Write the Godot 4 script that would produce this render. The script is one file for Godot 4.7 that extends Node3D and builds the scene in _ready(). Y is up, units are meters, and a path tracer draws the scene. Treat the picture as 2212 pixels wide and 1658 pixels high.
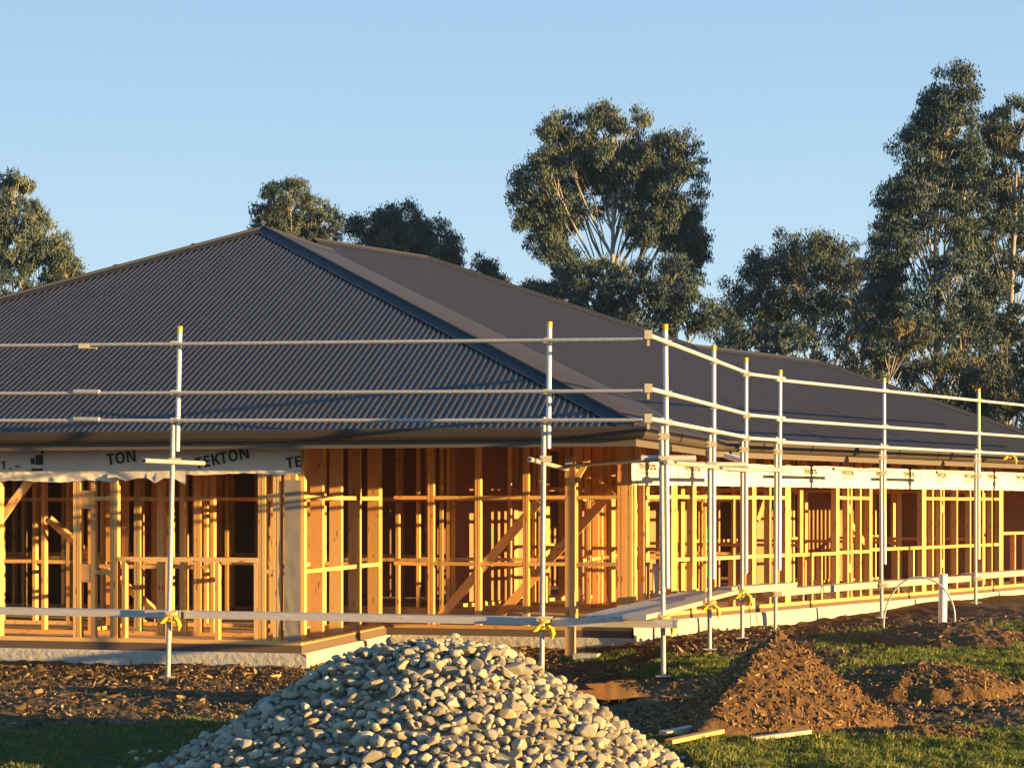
extends Node3D

# Plan coordinates: Vector2(x, depth) with depth in metres away from the camera; pl() turns them into world points.
const LEFT := Vector2(-0.9744, 0.2250)      # along the front eave, to the left
const FRONT_IN := Vector2(0.2250, 0.9744)   # horizontal, into the house from the front
const CORNER := Vector2(1.26, 18.81)        # front eave corner
const INNER := Vector2(2.547, 22.95)        # inner corner of the eaves
const RIGHT := Vector2(0.6239, 0.7815)      # along the right eave, away
const RIGHT_OUT := Vector2(0.7815, -0.6239)
const SIDE := Vector2(0.2969, 0.9549)       # side eave of the front wing
const EAVE_Y := 2.55
const FLOOR_Y := 0.235
const RIGHT_FLOOR_Y := 0.385

var M := {}
var origin := {}
var rng := RandomNumberGenerator.new()
var noise := FastNoiseLite.new()
var box_meshes := {}
var house: Node3D
var joined: Geo   # while set, timber() adds to it instead of making a piece of its own


func _ready() -> void:
	rng.seed = 7
	noise.seed = 11
	noise.frequency = 1.0
	setup_view()
	setup_materials()
	build_ground()
	build_trees()
	build_house()
	build_scaffold()
	build_stone_pile()
	build_soil()
	build_small_things()
	build_grass()


# ------------------------------------------------------------------ view and light
func setup_view() -> void:
	var cam := Camera3D.new()
	cam.name = "camera"
	cam.projection = Camera3D.PROJECTION_FRUSTUM
	cam.near = 0.1
	cam.far = 3000.0
	cam.size = 2.0 * 829.0 / 4000.0 * 0.1
	cam.frustum_offset = Vector2(0.0, 263.0 / 4000.0 * 0.1)
	cam.position = Vector3(0, 1.75, 0)
	add_child(cam)
	cam.current = true
	var sky_mat := ProceduralSkyMaterial.new()
	sky_mat.sky_top_color = Color(0.29, 0.58, 0.82)
	sky_mat.sky_horizon_color = Color(0.83, 0.93, 0.97)
	sky_mat.sky_curve = 0.24
	sky_mat.ground_horizon_color = Color(0.42, 0.38, 0.32)
	sky_mat.ground_bottom_color = Color(0.16, 0.14, 0.11)
	sky_mat.sun_angle_max = 8.0
	sky_mat.sky_energy_multiplier = 1.0
	var env := Environment.new()
	env.background_mode = Environment.BG_SKY
	env.sky = Sky.new()
	env.sky.sky_material = sky_mat
	env.tonemap_mode = Environment.TONE_MAPPER_LINEAR
	env.background_energy_multiplier = 0.29
	env.tonemap_exposure = 3.8
	env.fog_enabled = true
	env.fog_density = 0.0003
	env.fog_light_color = Color(0.66, 0.82, 1.0)
	env.sdfgi_enabled = true
	env.ssao_enabled = true
	env.ssil_enabled = true
	var we := WorldEnvironment.new()
	we.name = "world_environment"
	we.environment = env
	add_child(we)
	var sun := DirectionalLight3D.new()
	sun.name = "sun"
	sun.light_color = Color(1.0, 0.81, 0.49)
	sun.light_energy = 1.6
	sun.light_angular_distance = 0.5
	sun.shadow_enabled = true
	var az := deg_to_rad(66.0)
	var el := deg_to_rad(5.7)
	var toward := Vector3(sin(az) * cos(el), sin(el), cos(az) * cos(el))
	sun.look_at_from_position(Vector3.ZERO, -toward, Vector3.UP)
	add_child(sun)


# ------------------------------------------------------------------ mesh building
class Geo:
	var v := PackedVector3Array()
	var n := PackedVector3Array()
	var c := PackedColorArray()
	var i := PackedInt32Array()
	var col := Color(1, 1, 1)

	func tri(a: int, b: int, d: int) -> void:   # front faces clockwise as seen from the normal's side
		var cr := (v[b] - v[a]).cross(v[d] - v[a])
		if cr.dot(n[a] + n[b] + n[d]) > 0.0:
			i.append_array(PackedInt32Array([a, d, b]))
		else:
			i.append_array(PackedInt32Array([a, b, d]))

	func vert(p: Vector3, nn: Vector3) -> int:
		v.append(p)
		n.append(nn)
		c.append(col)
		return v.size() - 1

	func quad(a: Vector3, b: Vector3, d: Vector3, e: Vector3, nn := Vector3.ZERO) -> void:
		if nn == Vector3.ZERO:
			nn = -(b - a).cross(d - a).normalized()
		var k := vert(a, nn)
		vert(b, nn)
		vert(d, nn)
		vert(e, nn)
		tri(k, k + 1, k + 2)
		tri(k, k + 2, k + 3)

	func box(o: Vector3, x: Vector3, y: Vector3, z: Vector3) -> void:   # centre and half edges
		for s in [-1.0, 1.0]:
			quad(o + x * s - y - z, o + x * s + y - z, o + x * s + y + z, o + x * s - y + z, x.normalized() * s)
			quad(o + y * s - x - z, o + y * s + x - z, o + y * s + x + z, o + y * s - x + z, y.normalized() * s)
			quad(o + z * s - x - y, o + z * s + x - y, o + z * s + x + y, o + z * s - x + y, z.normalized() * s)

	func tube(pts: PackedVector3Array, rad: PackedFloat32Array, seg := 8, caps := true) -> void:
		var side := Vector3.ZERO
		var first := v.size()
		for k in pts.size():
			var t := (pts[mini(k + 1, pts.size() - 1)] - pts[maxi(k - 1, 0)]).normalized()
			if side == Vector3.ZERO:
				side = t.cross(Vector3.UP if absf(t.y) < 0.9 else Vector3.RIGHT).normalized()
			side = (side - t * side.dot(t)).normalized()
			var up := t.cross(side)
			for s in seg:
				var a := TAU * s / seg
				var d := side * cos(a) + up * sin(a)
				vert(pts[k] + d * rad[k], d)
		for k in pts.size() - 1:
			for s in seg:
				var a := first + k * seg + s
				var b := first + k * seg + (s + 1) % seg
				tri(a, b, b + seg)
				tri(a, b + seg, a + seg)
		if caps:
			for k in [0, pts.size() - 1]:
				var t := (pts[1] - pts[0]).normalized() * -1.0 if k == 0 else (pts[k] - pts[k - 1]).normalized()
				var m := vert(pts[k], t)
				for s in seg:
					vert(v[first + k * seg + s], t)
				for s in seg:
					tri(m, m + 1 + s, m + 1 + (s + 1) % seg)

	func pipe(a: Vector3, b: Vector3, r: float, seg := 10) -> void:
		tube(PackedVector3Array([a, b]), PackedFloat32Array([r, r]), seg)

	func lump(o: Vector3, basis: Basis, src: Dictionary) -> void:   # a copy of a rounded stone
		var first := v.size()
		var nb := basis.inverse().transposed()
		for k in src.v.size():
			vert(o + basis * src.v[k], (nb * src.n[k]).normalized())
		for k in src.i:
			i.append(first + k)

	func mesh(shift := Vector3.ZERO) -> ArrayMesh:
		var a := []
		a.resize(Mesh.ARRAY_MAX)
		var w := PackedVector3Array()
		w.resize(v.size())
		for k in v.size():
			w[k] = v[k] - shift
		a[Mesh.ARRAY_VERTEX] = w
		a[Mesh.ARRAY_NORMAL] = n
		a[Mesh.ARRAY_COLOR] = c
		a[Mesh.ARRAY_INDEX] = i
		var m := ArrayMesh.new()
		m.add_surface_from_arrays(Mesh.PRIMITIVE_TRIANGLES, a)
		return m


func pl(p: Vector2, y: float) -> Vector3:
	return Vector3(p.x, y, -p.y)


func dir3(d: Vector2) -> Vector3:
	return Vector3(d.x, 0, -d.y)


func where(o: Node) -> Vector3:
	return origin.get(o, Vector3.ZERO)


func tag(o: Node, label: String, category := "", group := "", kind := "") -> void:
	if label:
		o.set_meta("label", label)
	if category:
		o.set_meta("category", category)
	if group:
		o.set_meta("group", group)
	if kind:
		o.set_meta("kind", kind)


func thing(called: String, at: Vector3, label: String, category: String, group := "") -> Node3D:
	var o := Node3D.new()
	o.name = numbered(called)
	o.position = at
	add_child(o, true)
	origin[o] = at
	tag(o, label, category, group)
	return o


var used := {}


func numbered(called: String, parent: Node = null) -> String:
	var key := [called, parent]
	var k: int = used.get(key, 0)
	used[key] = k + 1
	return called if k == 0 else "%s_%03d" % [called, k]


func put(parent: Node, called: String, g: Geo, mat: Material, kind := "") -> MeshInstance3D:
	var o := MeshInstance3D.new()
	o.name = numbered(called, parent)
	o.mesh = g.mesh(where(parent))
	o.material_override = mat
	parent.add_child(o, true)
	origin[o] = where(parent)
	if kind:
		o.set_meta("kind", kind)
	return o


func holder(parent: Node, called: String) -> Node3D:
	var o := Node3D.new()
	o.name = numbered(called, parent)
	parent.add_child(o, true)
	origin[o] = where(parent)
	return o


func own(called: String, g: Geo, mat: Material, base: Vector3, label: String, category: String, group := "") -> MeshInstance3D:
	var o := MeshInstance3D.new()
	o.name = numbered(called)
	o.mesh = g.mesh(base)
	o.position = base
	o.material_override = mat
	add_child(o, true)
	origin[o] = base
	tag(o, label, category, group)
	return o


func timber(parent: Node, called: String, a: Vector3, b: Vector3, wdir: Vector3, w: float, d: float, mat: Material = null) -> MeshInstance3D:
	var y := (b - a).normalized()
	var x := (wdir - y * wdir.dot(y)).normalized()
	if joined:
		joined.box((a + b) * 0.5, x * w * 0.5, y * (b - a).length() * 0.5, x.cross(y) * d * 0.5)
		return null
	var key := Vector3(snappedf(w, 0.001), snappedf((b - a).length(), 0.001), snappedf(d, 0.001))
	if not box_meshes.has(key):
		var bm := BoxMesh.new()
		bm.size = key
		box_meshes[key] = bm
	var o := MeshInstance3D.new()
	o.name = numbered(called, parent)
	o.mesh = box_meshes[key]
	o.material_override = mat if mat else M.wood[rng.randi() % M.wood.size()]
	o.transform = Transform3D(Basis(x, y, x.cross(y)), (a + b) * 0.5 - where(parent))
	parent.add_child(o, true)
	return o


# ------------------------------------------------------------------ materials
func plain(c: Color, rough := 0.8, metal := 0.0, spec := 0.5) -> StandardMaterial3D:
	var m := StandardMaterial3D.new()
	m.albedo_color = c.linear_to_srgb()
	m.roughness = rough
	m.metallic = metal
	m.metallic_specular = spec
	return m


func noise_tex(freq: float, oct: int, lo: Color, hi: Color, seed_: int, size := 512, normal := 0.0) -> NoiseTexture2D:
	var t := NoiseTexture2D.new()
	t.width = size
	t.height = size
	t.seamless = true
	t.generate_mipmaps = false
	var f := FastNoiseLite.new()
	f.seed = seed_
	f.frequency = freq
	f.fractal_octaves = oct
	t.noise = f
	if normal > 0.0:
		t.as_normal_map = true
		t.bump_strength = normal
	else:
		var gr := Gradient.new()
		gr.set_color(0, lo.linear_to_srgb())
		gr.set_color(1, hi.linear_to_srgb())
		t.color_ramp = gr
	return t


func tri_map(m: StandardMaterial3D, s: Vector3, world := true) -> StandardMaterial3D:
	m.uv1_triplanar = true
	m.uv1_world_triplanar = world
	m.uv1_scale = s
	return m


func wood_image(sd: int, early: Color, late: Color, knots: int) -> ImageTexture:
	var f := FastNoiseLite.new()
	f.seed = sd
	f.frequency = 0.02
	var r := RandomNumberGenerator.new()
	r.seed = sd
	var ks := []
	for k in knots:
		ks.append(Vector3(r.randf_range(10, 118), r.randf_range(20, 490), r.randf_range(4, 8)))
	var im := Image.create(128, 512, false, Image.FORMAT_RGB8)
	for y in 512:
		for x in 128:
			var bend := f.get_noise_2d(x * 0.6, y * 0.25) * 26.0
			var k_dark := 0.0
			for kk in ks:
				var d: float = Vector2(x - kk.x, (y - kk.y) * 0.45).length() / kk.z
				bend += 9.0 * exp(-d * d * 0.35)
				k_dark = maxf(k_dark, smoothstep(1.25, 0.7, d))
			var ring := 0.5 + 0.5 * sin((x + bend) * 0.42)
			var fine := f.get_noise_2d(x * 14.0, y * 0.9) * 0.5 + 0.5
			var t := clampf(0.55 * pow(ring, 2.0) + 0.3 * fine + 0.25 * f.get_noise_2d(x * 0.9, y * 0.35 + 900.0), 0, 1)
			var c := early.lerp(late, t)
			c = c.lerp(Color(0.16, 0.06, 0.022), k_dark * 0.85)
			im.set_pixel(x, y, c.linear_to_srgb())
	return ImageTexture.create_from_image(im)


func setup_materials() -> void:
	M.wood = []
	var maps := [wood_image(3, Color(0.76, 0.49, 0.205), Color(0.58, 0.32, 0.105), 4), wood_image(8, Color(0.72, 0.46, 0.19), Color(0.60, 0.34, 0.125), 2)]
	for k in 6:
		var m := StandardMaterial3D.new()
		m.albedo_texture = maps[k % 2]
		m.albedo_color = [Color(1, 1, 1), Color(0.97, 0.90, 0.84), Color(0.93, 0.92, 0.86), Color(1, 0.92, 0.88), Color(0.84, 0.83, 0.82), Color(1, 0.99, 0.97)][k]
		m.roughness = 0.75
		m.metallic_specular = 0.35
		tri_map(m, Vector3(7.0, 0.75, 7.0), false)
		m.uv1_offset = Vector3(0.37 * k, 0.29 * k, 0.53 * k)
		M.wood.append(m)
	M.pink_wood = tri_map(plain(Color(1, 1, 1), 0.7), Vector3(5, 0.8, 5), false)
	M.pink_wood.albedo_texture = wood_image(21, Color(0.44, 0.35, 0.28), Color(0.34, 0.26, 0.20), 0)
	M.grey_wood = tri_map(plain(Color(1, 1, 1), 0.75), Vector3(5, 0.8, 5), false)
	M.grey_wood.albedo_texture = wood_image(25, Color(0.50, 0.46, 0.42), Color(0.37, 0.34, 0.31), 0)
	M.roof = tri_map(plain(Color(1, 1, 1), 0.45, 0.0, 0.3), Vector3(0.5, 0.5, 0.5))
	M.roof.albedo_texture = noise_tex(0.012, 4, Color(0.037, 0.033, 0.036), Color(0.052, 0.046, 0.049), 5, 512)
	M.cap = plain(Color(0.036, 0.035, 0.038), 0.55, 0.0, 0.25)
	M.gutter = plain(Color(0.060, 0.048, 0.042), 0.5, 0.0, 0.3)
	M.fascia = plain(Color(0.10, 0.080, 0.066), 0.5)
	M.under = plain(Color(0.20, 0.12, 0.07), 0.9)
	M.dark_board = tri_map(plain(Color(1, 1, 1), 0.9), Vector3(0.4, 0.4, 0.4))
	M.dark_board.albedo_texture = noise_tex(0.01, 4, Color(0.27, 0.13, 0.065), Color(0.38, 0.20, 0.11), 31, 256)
	M.wrap = tri_map(plain(Color(1, 1, 1), 0.75), Vector3(0.8, 0.8, 0.8))
	M.wrap.albedo_texture = noise_tex(0.012, 4, Color(0.66, 0.60, 0.51), Color(0.76, 0.70, 0.61), 14, 256)
	M.wrap.normal_enabled = true
	M.wrap.normal_texture = noise_tex(0.012, 3, Color.BLACK, Color.WHITE, 15, 256, 2.0)
	M.grey_wrap = plain(Color(0.26, 0.22, 0.18), 0.8)
	M.ink = plain(Color(0.022, 0.020, 0.022), 0.7)
	M.concrete = tri_map(plain(Color(1, 1, 1), 0.9), Vector3(0.7, 0.7, 0.7))
	M.concrete.albedo_texture = noise_tex(0.02, 5, Color(0.36, 0.33, 0.28), Color(0.52, 0.48, 0.41), 41, 512)
	M.concrete.normal_enabled = true
	M.concrete.normal_texture = noise_tex(0.03, 4, Color.BLACK, Color.WHITE, 43, 512, 2.5)
	M.rebate = plain(Color(0.10, 0.065, 0.045), 0.9)
	M.floor = tri_map(plain(Color(1, 1, 1), 0.85), Vector3(0.5, 0.5, 0.5))
	M.floor.albedo_texture = noise_tex(0.02, 4, Color(0.34, 0.26, 0.19), Color(0.46, 0.37, 0.28), 45, 256)
	M.alloy = plain(Color(0.60, 0.59, 0.57), 0.4, 0.3)
	M.galv = tri_map(plain(Color(1, 1, 1), 0.5, 0.25), Vector3(3, 3, 3))
	M.galv.albedo_texture = noise_tex(0.03, 3, Color(0.30, 0.29, 0.275), Color(0.50, 0.48, 0.455), 51, 256)
	M.coupler = plain(Color(0.42, 0.37, 0.28), 0.5, 0.4)
	M.yellow = plain(Color(0.80, 0.50, 0.02), 0.5)
	M.yellow.backlight_enabled = true
	M.yellow.backlight = Color(0.5, 0.35, 0.02)
	M.white_pipe = plain(Color(0.74, 0.70, 0.66), 0.35)
	M.grey_pipe = plain(Color(0.36, 0.37, 0.40), 0.4)
	M.blue = plain(Color(0.05, 0.14, 0.55), 0.5)
	M.white = plain(Color(0.78, 0.77, 0.74), 0.5)
	var soil_n := noise_tex(0.02, 5, Color.BLACK, Color.WHITE, 61, 512, 10.0)
	M.ground = tri_map(plain(Color(1, 1, 1), 0.95, 0.0, 0.3), Vector3(0.9, 0.9, 0.9))
	M.ground.vertex_color_use_as_albedo = true
	M.ground.albedo_texture = noise_tex(0.02, 5, Color(0.50, 0.48, 0.46), Color(1, 1, 1), 62, 1024)
	M.ground.normal_enabled = true
	M.ground.normal_texture = soil_n
	M.soil = tri_map(plain(Color(1, 1, 1), 0.95, 0.0, 0.3), Vector3(1.5, 1.5, 1.5))
	M.soil.albedo_texture = noise_tex(0.03, 5, Color(0.050, 0.027, 0.012), Color(0.165, 0.092, 0.040), 63, 512)
	M.soil.normal_enabled = true
	M.soil.normal_texture = soil_n
	M.tinted = plain(Color(1, 1, 1), 0.92, 0.0, 0.3)
	M.tinted.vertex_color_use_as_albedo = true
	M.stone = []
	for k in 7:
		var c: Color = [Color(0.31, 0.27, 0.205), Color(0.36, 0.315, 0.235), Color(0.27, 0.24, 0.19), Color(0.40, 0.35, 0.26), Color(0.20, 0.18, 0.15), Color(0.34, 0.275, 0.185), Color(0.48, 0.33, 0.17)][k]
		var m := tri_map(plain(Color(1, 1, 1), 0.82, 0.0, 0.35), Vector3(4, 4, 4), false)
		m.albedo_texture = noise_tex(0.03, 5, c * 0.68, c * 1.12, 70 + k, 128)
		m.uv1_offset = Vector3(k, k * 0.3, 0)
		M.stone.append(m)
	M.leaf = plain(Color(1, 1, 1), 0.6, 0.0, 0.35)
	M.leaf.vertex_color_use_as_albedo = true
	M.leaf.cull_mode = BaseMaterial3D.CULL_DISABLED
	M.leaf.backlight_enabled = true
	M.leaf.backlight = Color(0.3, 0.3, 0.15)
	M.bark = tri_map(plain(Color(1, 1, 1), 0.85), Vector3(1, 0.4, 1))
	M.bark.albedo_texture = noise_tex(0.02, 4, Color(0.17, 0.15, 0.135), Color(0.34, 0.31, 0.28), 81, 256)


# ------------------------------------------------------------------ ground
func ground_height(x: float, z: float) -> float:
	var h := 0.15 * smoothstep(0.5, 2.2, x) * smoothstep(14.5, 17.5, z)
	h += 0.12 * smoothstep(3.5, 7.0, x) * smoothstep(17.0, 24.0, z)
	var near := smoothstep(60.0, 34.0, z)
	h += near * (0.035 * noise.get_noise_2d(x * 0.55, z * 0.55))
	return h


func soil_share(x: float, z: float) -> float:   # 1 bare soil, 0 grass
	var w := noise.get_noise_2d(x * 0.9 + 40.0, z * 0.7)
	var w2 := noise.get_noise_2d(x * 2.6 + 7.0, z * 2.6 + 3.0)
	var s := 1.0
	var e := 0.5 * w + 0.25 * w2
	# front right lawn
	s = minf(s, 1.0 - smoothstep(-0.25, 0.25, (14.0 + 0.12 * (x - 1.2) - z) * 0.9 + e) * smoothstep(0.8, 1.4, x))
	# front left lawn
	s = minf(s, 1.0 - smoothstep(-0.2, 0.2, (14.6 + 0.25 * (x + 4.0) - z) * 0.8 + e * 0.8) * smoothstep(-1.2, -2.0, x))
	# lawn on the right beyond the soil heaps
	s = minf(s, 1.0 - smoothstep(-0.2, 0.5, (x - 3.2 - 0.12 * (z - 17.0)) + e * 1.6) * smoothstep(16.6, 17.6, z + e) * smoothstep(24.0, 22.0, z + e * 2.0))
	# small patch by the scaffold corner
	s = minf(s, 1.0 - smoothstep(0.1, -0.25, Vector2((x - 1.95) / 0.8, (z - 18.6) / 1.1).length() - 1.0 + e * 0.8))
	s = minf(s, 1.0 - smoothstep(0.1, -0.2, Vector2((x - 1.0) / 0.45, (z - 20.7) / 0.7).length() - 1.0 + e))
	return s if z < 34.0 else minf(s, smoothstep(44.0, 34.0, z))


func axis_steps(lo: float, hi: float, step: float, far_lo: float, far_hi: float) -> PackedFloat32Array:
	var a := PackedFloat32Array()
	var x := lo
	while x < hi:
		a.append(x)
		x += step
	var g := step
	while x < far_hi:
		a.append(x)
		g *= 1.35
		x += g
	a.append(far_hi)
	g = step
	x = lo
	while x > far_lo:
		g *= 1.35
		x -= g
		a.insert(0, maxf(x, far_lo))
	return a


func build_ground() -> void:
	var xs := axis_steps(-6.2, 7.5, 0.045, -900.0, 900.0)
	var zs := axis_steps(10.2, 25.0, 0.055, -300.0, 1600.0)
	var g := Geo.new()
	var w := xs.size()
	var soil_a := Color(0.070, 0.042, 0.021)
	var soil_b := Color(0.175, 0.108, 0.054)
	var grass := Color(0.050, 0.056, 0.014)
	for z in zs:
		for x in xs:
			var s := soil_share(x, z)
			var h := ground_height(x, z)
			var c1 := noise.get_noise_2d(x * 7.0, z * 7.0)
			var c2 := noise.get_noise_2d(x * 16.0 + 50.0, z * 16.0)
			var c3 := noise.get_noise_2d(x * 2.2 + 20.0, z * 2.2 - 9.0)
			var close := 1.0 if x > -7.0 and x < 8.5 and z > 9.0 and z < 27.0 else 0.0
			h += close * s * (0.045 * c3 + 0.030 * c1 + 0.016 * c2) + close * (1.0 - s) * (0.02 * c3 + 0.008 * c1)
			g.col = soil_a.lerp(soil_b, clampf(0.5 + 0.7 * c3 + 0.5 * c1, 0, 1)).lerp(grass.lerp(Color(0.09, 0.075, 0.03), clampf(0.35 + 0.6 * c1, 0, 1)), 1.0 - s)
			g.vert(Vector3(x, h, -z), Vector3.UP)
	for k in zs.size():
		for j in w:
			var q := k * w + j
			var l := g.v[q - (1 if j > 0 else 0)]
			var r := g.v[q + (1 if j < w - 1 else 0)]
			var f := g.v[q - (w if k > 0 else 0)]
			var b := g.v[q + (w if k < zs.size() - 1 else 0)]
			g.n[q] = (r - l).cross(b - f).normalized()
	for k in zs.size() - 1:
		for j in w - 1:
			var q := k * w + j
			g.i.append_array(PackedInt32Array([q, q + w, q + 1, q + 1, q + w, q + w + 1]))
	var o := put(self, "ground", g, M.ground, "structure")
	tag(o, "bare brown churned soil with patches of grass around the building site", "ground")


# ------------------------------------------------------------------ trees
func sprig_mesh(sd: int, long: float, wide: float, count: int, spread: float, droop: float) -> ArrayMesh:
	var r := RandomNumberGenerator.new()
	r.seed = sd
	var g := Geo.new()
	for k in count:
		var o := Vector3(r.randfn(0, 1), r.randfn(0, 1), r.randfn(0, 1)) * spread * 0.55
		var d := Vector3(r.randf_range(-1, 1), -droop + r.randf_range(-0.6, 0.6), r.randf_range(-1, 1)).normalized()
		var s := d.cross(Vector3(r.randf_range(-1, 1), r.randf_range(-0.3, 0.3), r.randf_range(-1, 1))).normalized()
		var l := long * r.randf_range(0.7, 1.25)
		var nn := d.cross(s).normalized()
		var a := g.vert(o - d * l * 0.5, nn)
		g.vert(o + s * wide * 0.5 - d * l * 0.1, nn)
		g.vert(o + d * l * 0.5, nn)
		g.vert(o - s * wide * 0.5 - d * l * 0.1, nn)
		g.tri(a, a + 1, a + 2)
		g.tri(a, a + 2, a + 3)
	return g.mesh()


var sprigs := []


# lobes: x offset, height, horizontal and vertical radius of each part of the crown
func tree(called: String, x: float, depth: float, lobes: Array, label: String, tone: Color, lit: Color, dens := 1.0, trunk_r := 0.16, clump_r := 0.29) -> void:
	var base := Vector3(x, 0.0, -depth)
	var t := thing(called, base, label, "tree", "gum trees behind the house")
	var r := RandomNumberGenerator.new()
	r.seed = hash(called + str(x) + str(depth))
	var top := 0.0
	for l in lobes:
		top = maxf(top, l[1])
	var places := []
	var cols := []
	var limbs := Geo.new()
	var trunk := Geo.new()
	var tp := PackedVector3Array()
	var tr := PackedFloat32Array()
	var lean := Vector2(r.randf_range(-0.3, 0.3), r.randf_range(-0.3, 0.3))
	for k in 9:
		var f := k / 8.0
		tp.append(base + Vector3(lean.x * f * f + 0.12 * sin(f * 5.0 + x), top * 0.9 * f - 0.1, lean.y * f * f))
		tr.append(trunk_r * (1.0 - 0.85 * f) + 0.012)
	trunk.tube(tp, tr, 9)
	for l in lobes:
		var c := base + Vector3(l[0], l[1], r.randf_range(-0.6, 0.6) * l[2])
		var rad := Vector3(l[2], l[3], l[2] * 0.9) * 1.18
		# limb from the trunk to this lobe, with branches to some of its clumps
		var f0 := clampf((l[1] - 1.6 - absf(l[0]) * 1.1) / (top * 0.9), 0.15, 0.9)
		var from := tp[int(f0 * 8.0)].lerp(tp[mini(int(f0 * 8.0) + 1, 8)], fmod(f0 * 8.0, 1.0))
		var mid := from.lerp(c, 0.5) + Vector3(r.randf_range(-0.15, 0.15), -0.18, r.randf_range(-0.15, 0.15))
		limbs.tube(PackedVector3Array([from, mid, c, c + Vector3(0, rad.y * 0.6, 0)]), PackedFloat32Array([0.052, 0.038, 0.022, 0.008]), 6, false)
		for k in 2:   # thin stems that climb beside the limb
			var s0 := from.lerp(mid, r.randf_range(0.0, 0.5))
			var s2 := c + Vector3(r.randf_range(-0.8, 0.8) * rad.x, r.randf_range(-0.2, 0.8) * rad.y, r.randf_range(-0.7, 0.7) * rad.z)
			limbs.tube(PackedVector3Array([s0, s0.lerp(s2, 0.5) + Vector3(r.randf_range(-0.12, 0.12), -0.1, 0), s2]), PackedFloat32Array([0.026, 0.018, 0.007]), 5, false)
		var n_clumps := int(dens * (8.0 + 15.0 * (rad.x * rad.y) / (clump_r * clump_r) * 0.125))
		for k in n_clumps:
			var d := Vector3(r.randfn(0, 1), r.randfn(0, 1) + 0.25, r.randfn(0, 1)).normalized()
			var q := c + d * rad * pow(r.randf(), 0.28)
			if k % 3 != 0:
				limbs.tube(PackedVector3Array([c.lerp(mid, r.randf_range(0, 0.7)), q.lerp(c, 0.45) + Vector3(0, -0.08, 0), q]), PackedFloat32Array([0.024, 0.014, 0.006]), 5, false)
			var cr := clump_r * r.randf_range(0.55, 1.15)
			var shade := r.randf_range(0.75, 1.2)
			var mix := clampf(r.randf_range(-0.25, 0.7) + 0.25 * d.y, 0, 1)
			for s in int(17.0 * cr / 0.29):
				var sd := Vector3(r.randfn(0, 1), r.randfn(0, 1), r.randfn(0, 1)).normalized()
				var p := q + sd * cr * pow(r.randf(), 0.45) * Vector3(1, 0.85, 1)
				places.append(Transform3D(Basis(Vector3.UP, r.randf() * TAU).scaled(Vector3.ONE * r.randf_range(0.75, 1.25)), p - base))
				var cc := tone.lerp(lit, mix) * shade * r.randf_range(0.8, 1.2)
				cc.a = 1.0
				cols.append(cc)
	put(t, "trunk", trunk, M.bark)
	put(t, "limbs", limbs, M.bark)
	var mm := MultiMesh.new()
	mm.transform_format = MultiMesh.TRANSFORM_3D
	mm.use_colors = true
	mm.mesh = sprigs[r.randi() % sprigs.size()]
	mm.instance_count = places.size()
	for k in places.size():
		mm.set_instance_transform(k, places[k])
		mm.set_instance_color(k, cols[k])
	var o := MultiMeshInstance3D.new()
	o.name = "crown"
	o.multimesh = mm
	o.material_override = M.leaf
	o.set_meta("kind", "stuff")
	t.add_child(o, true)


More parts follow.
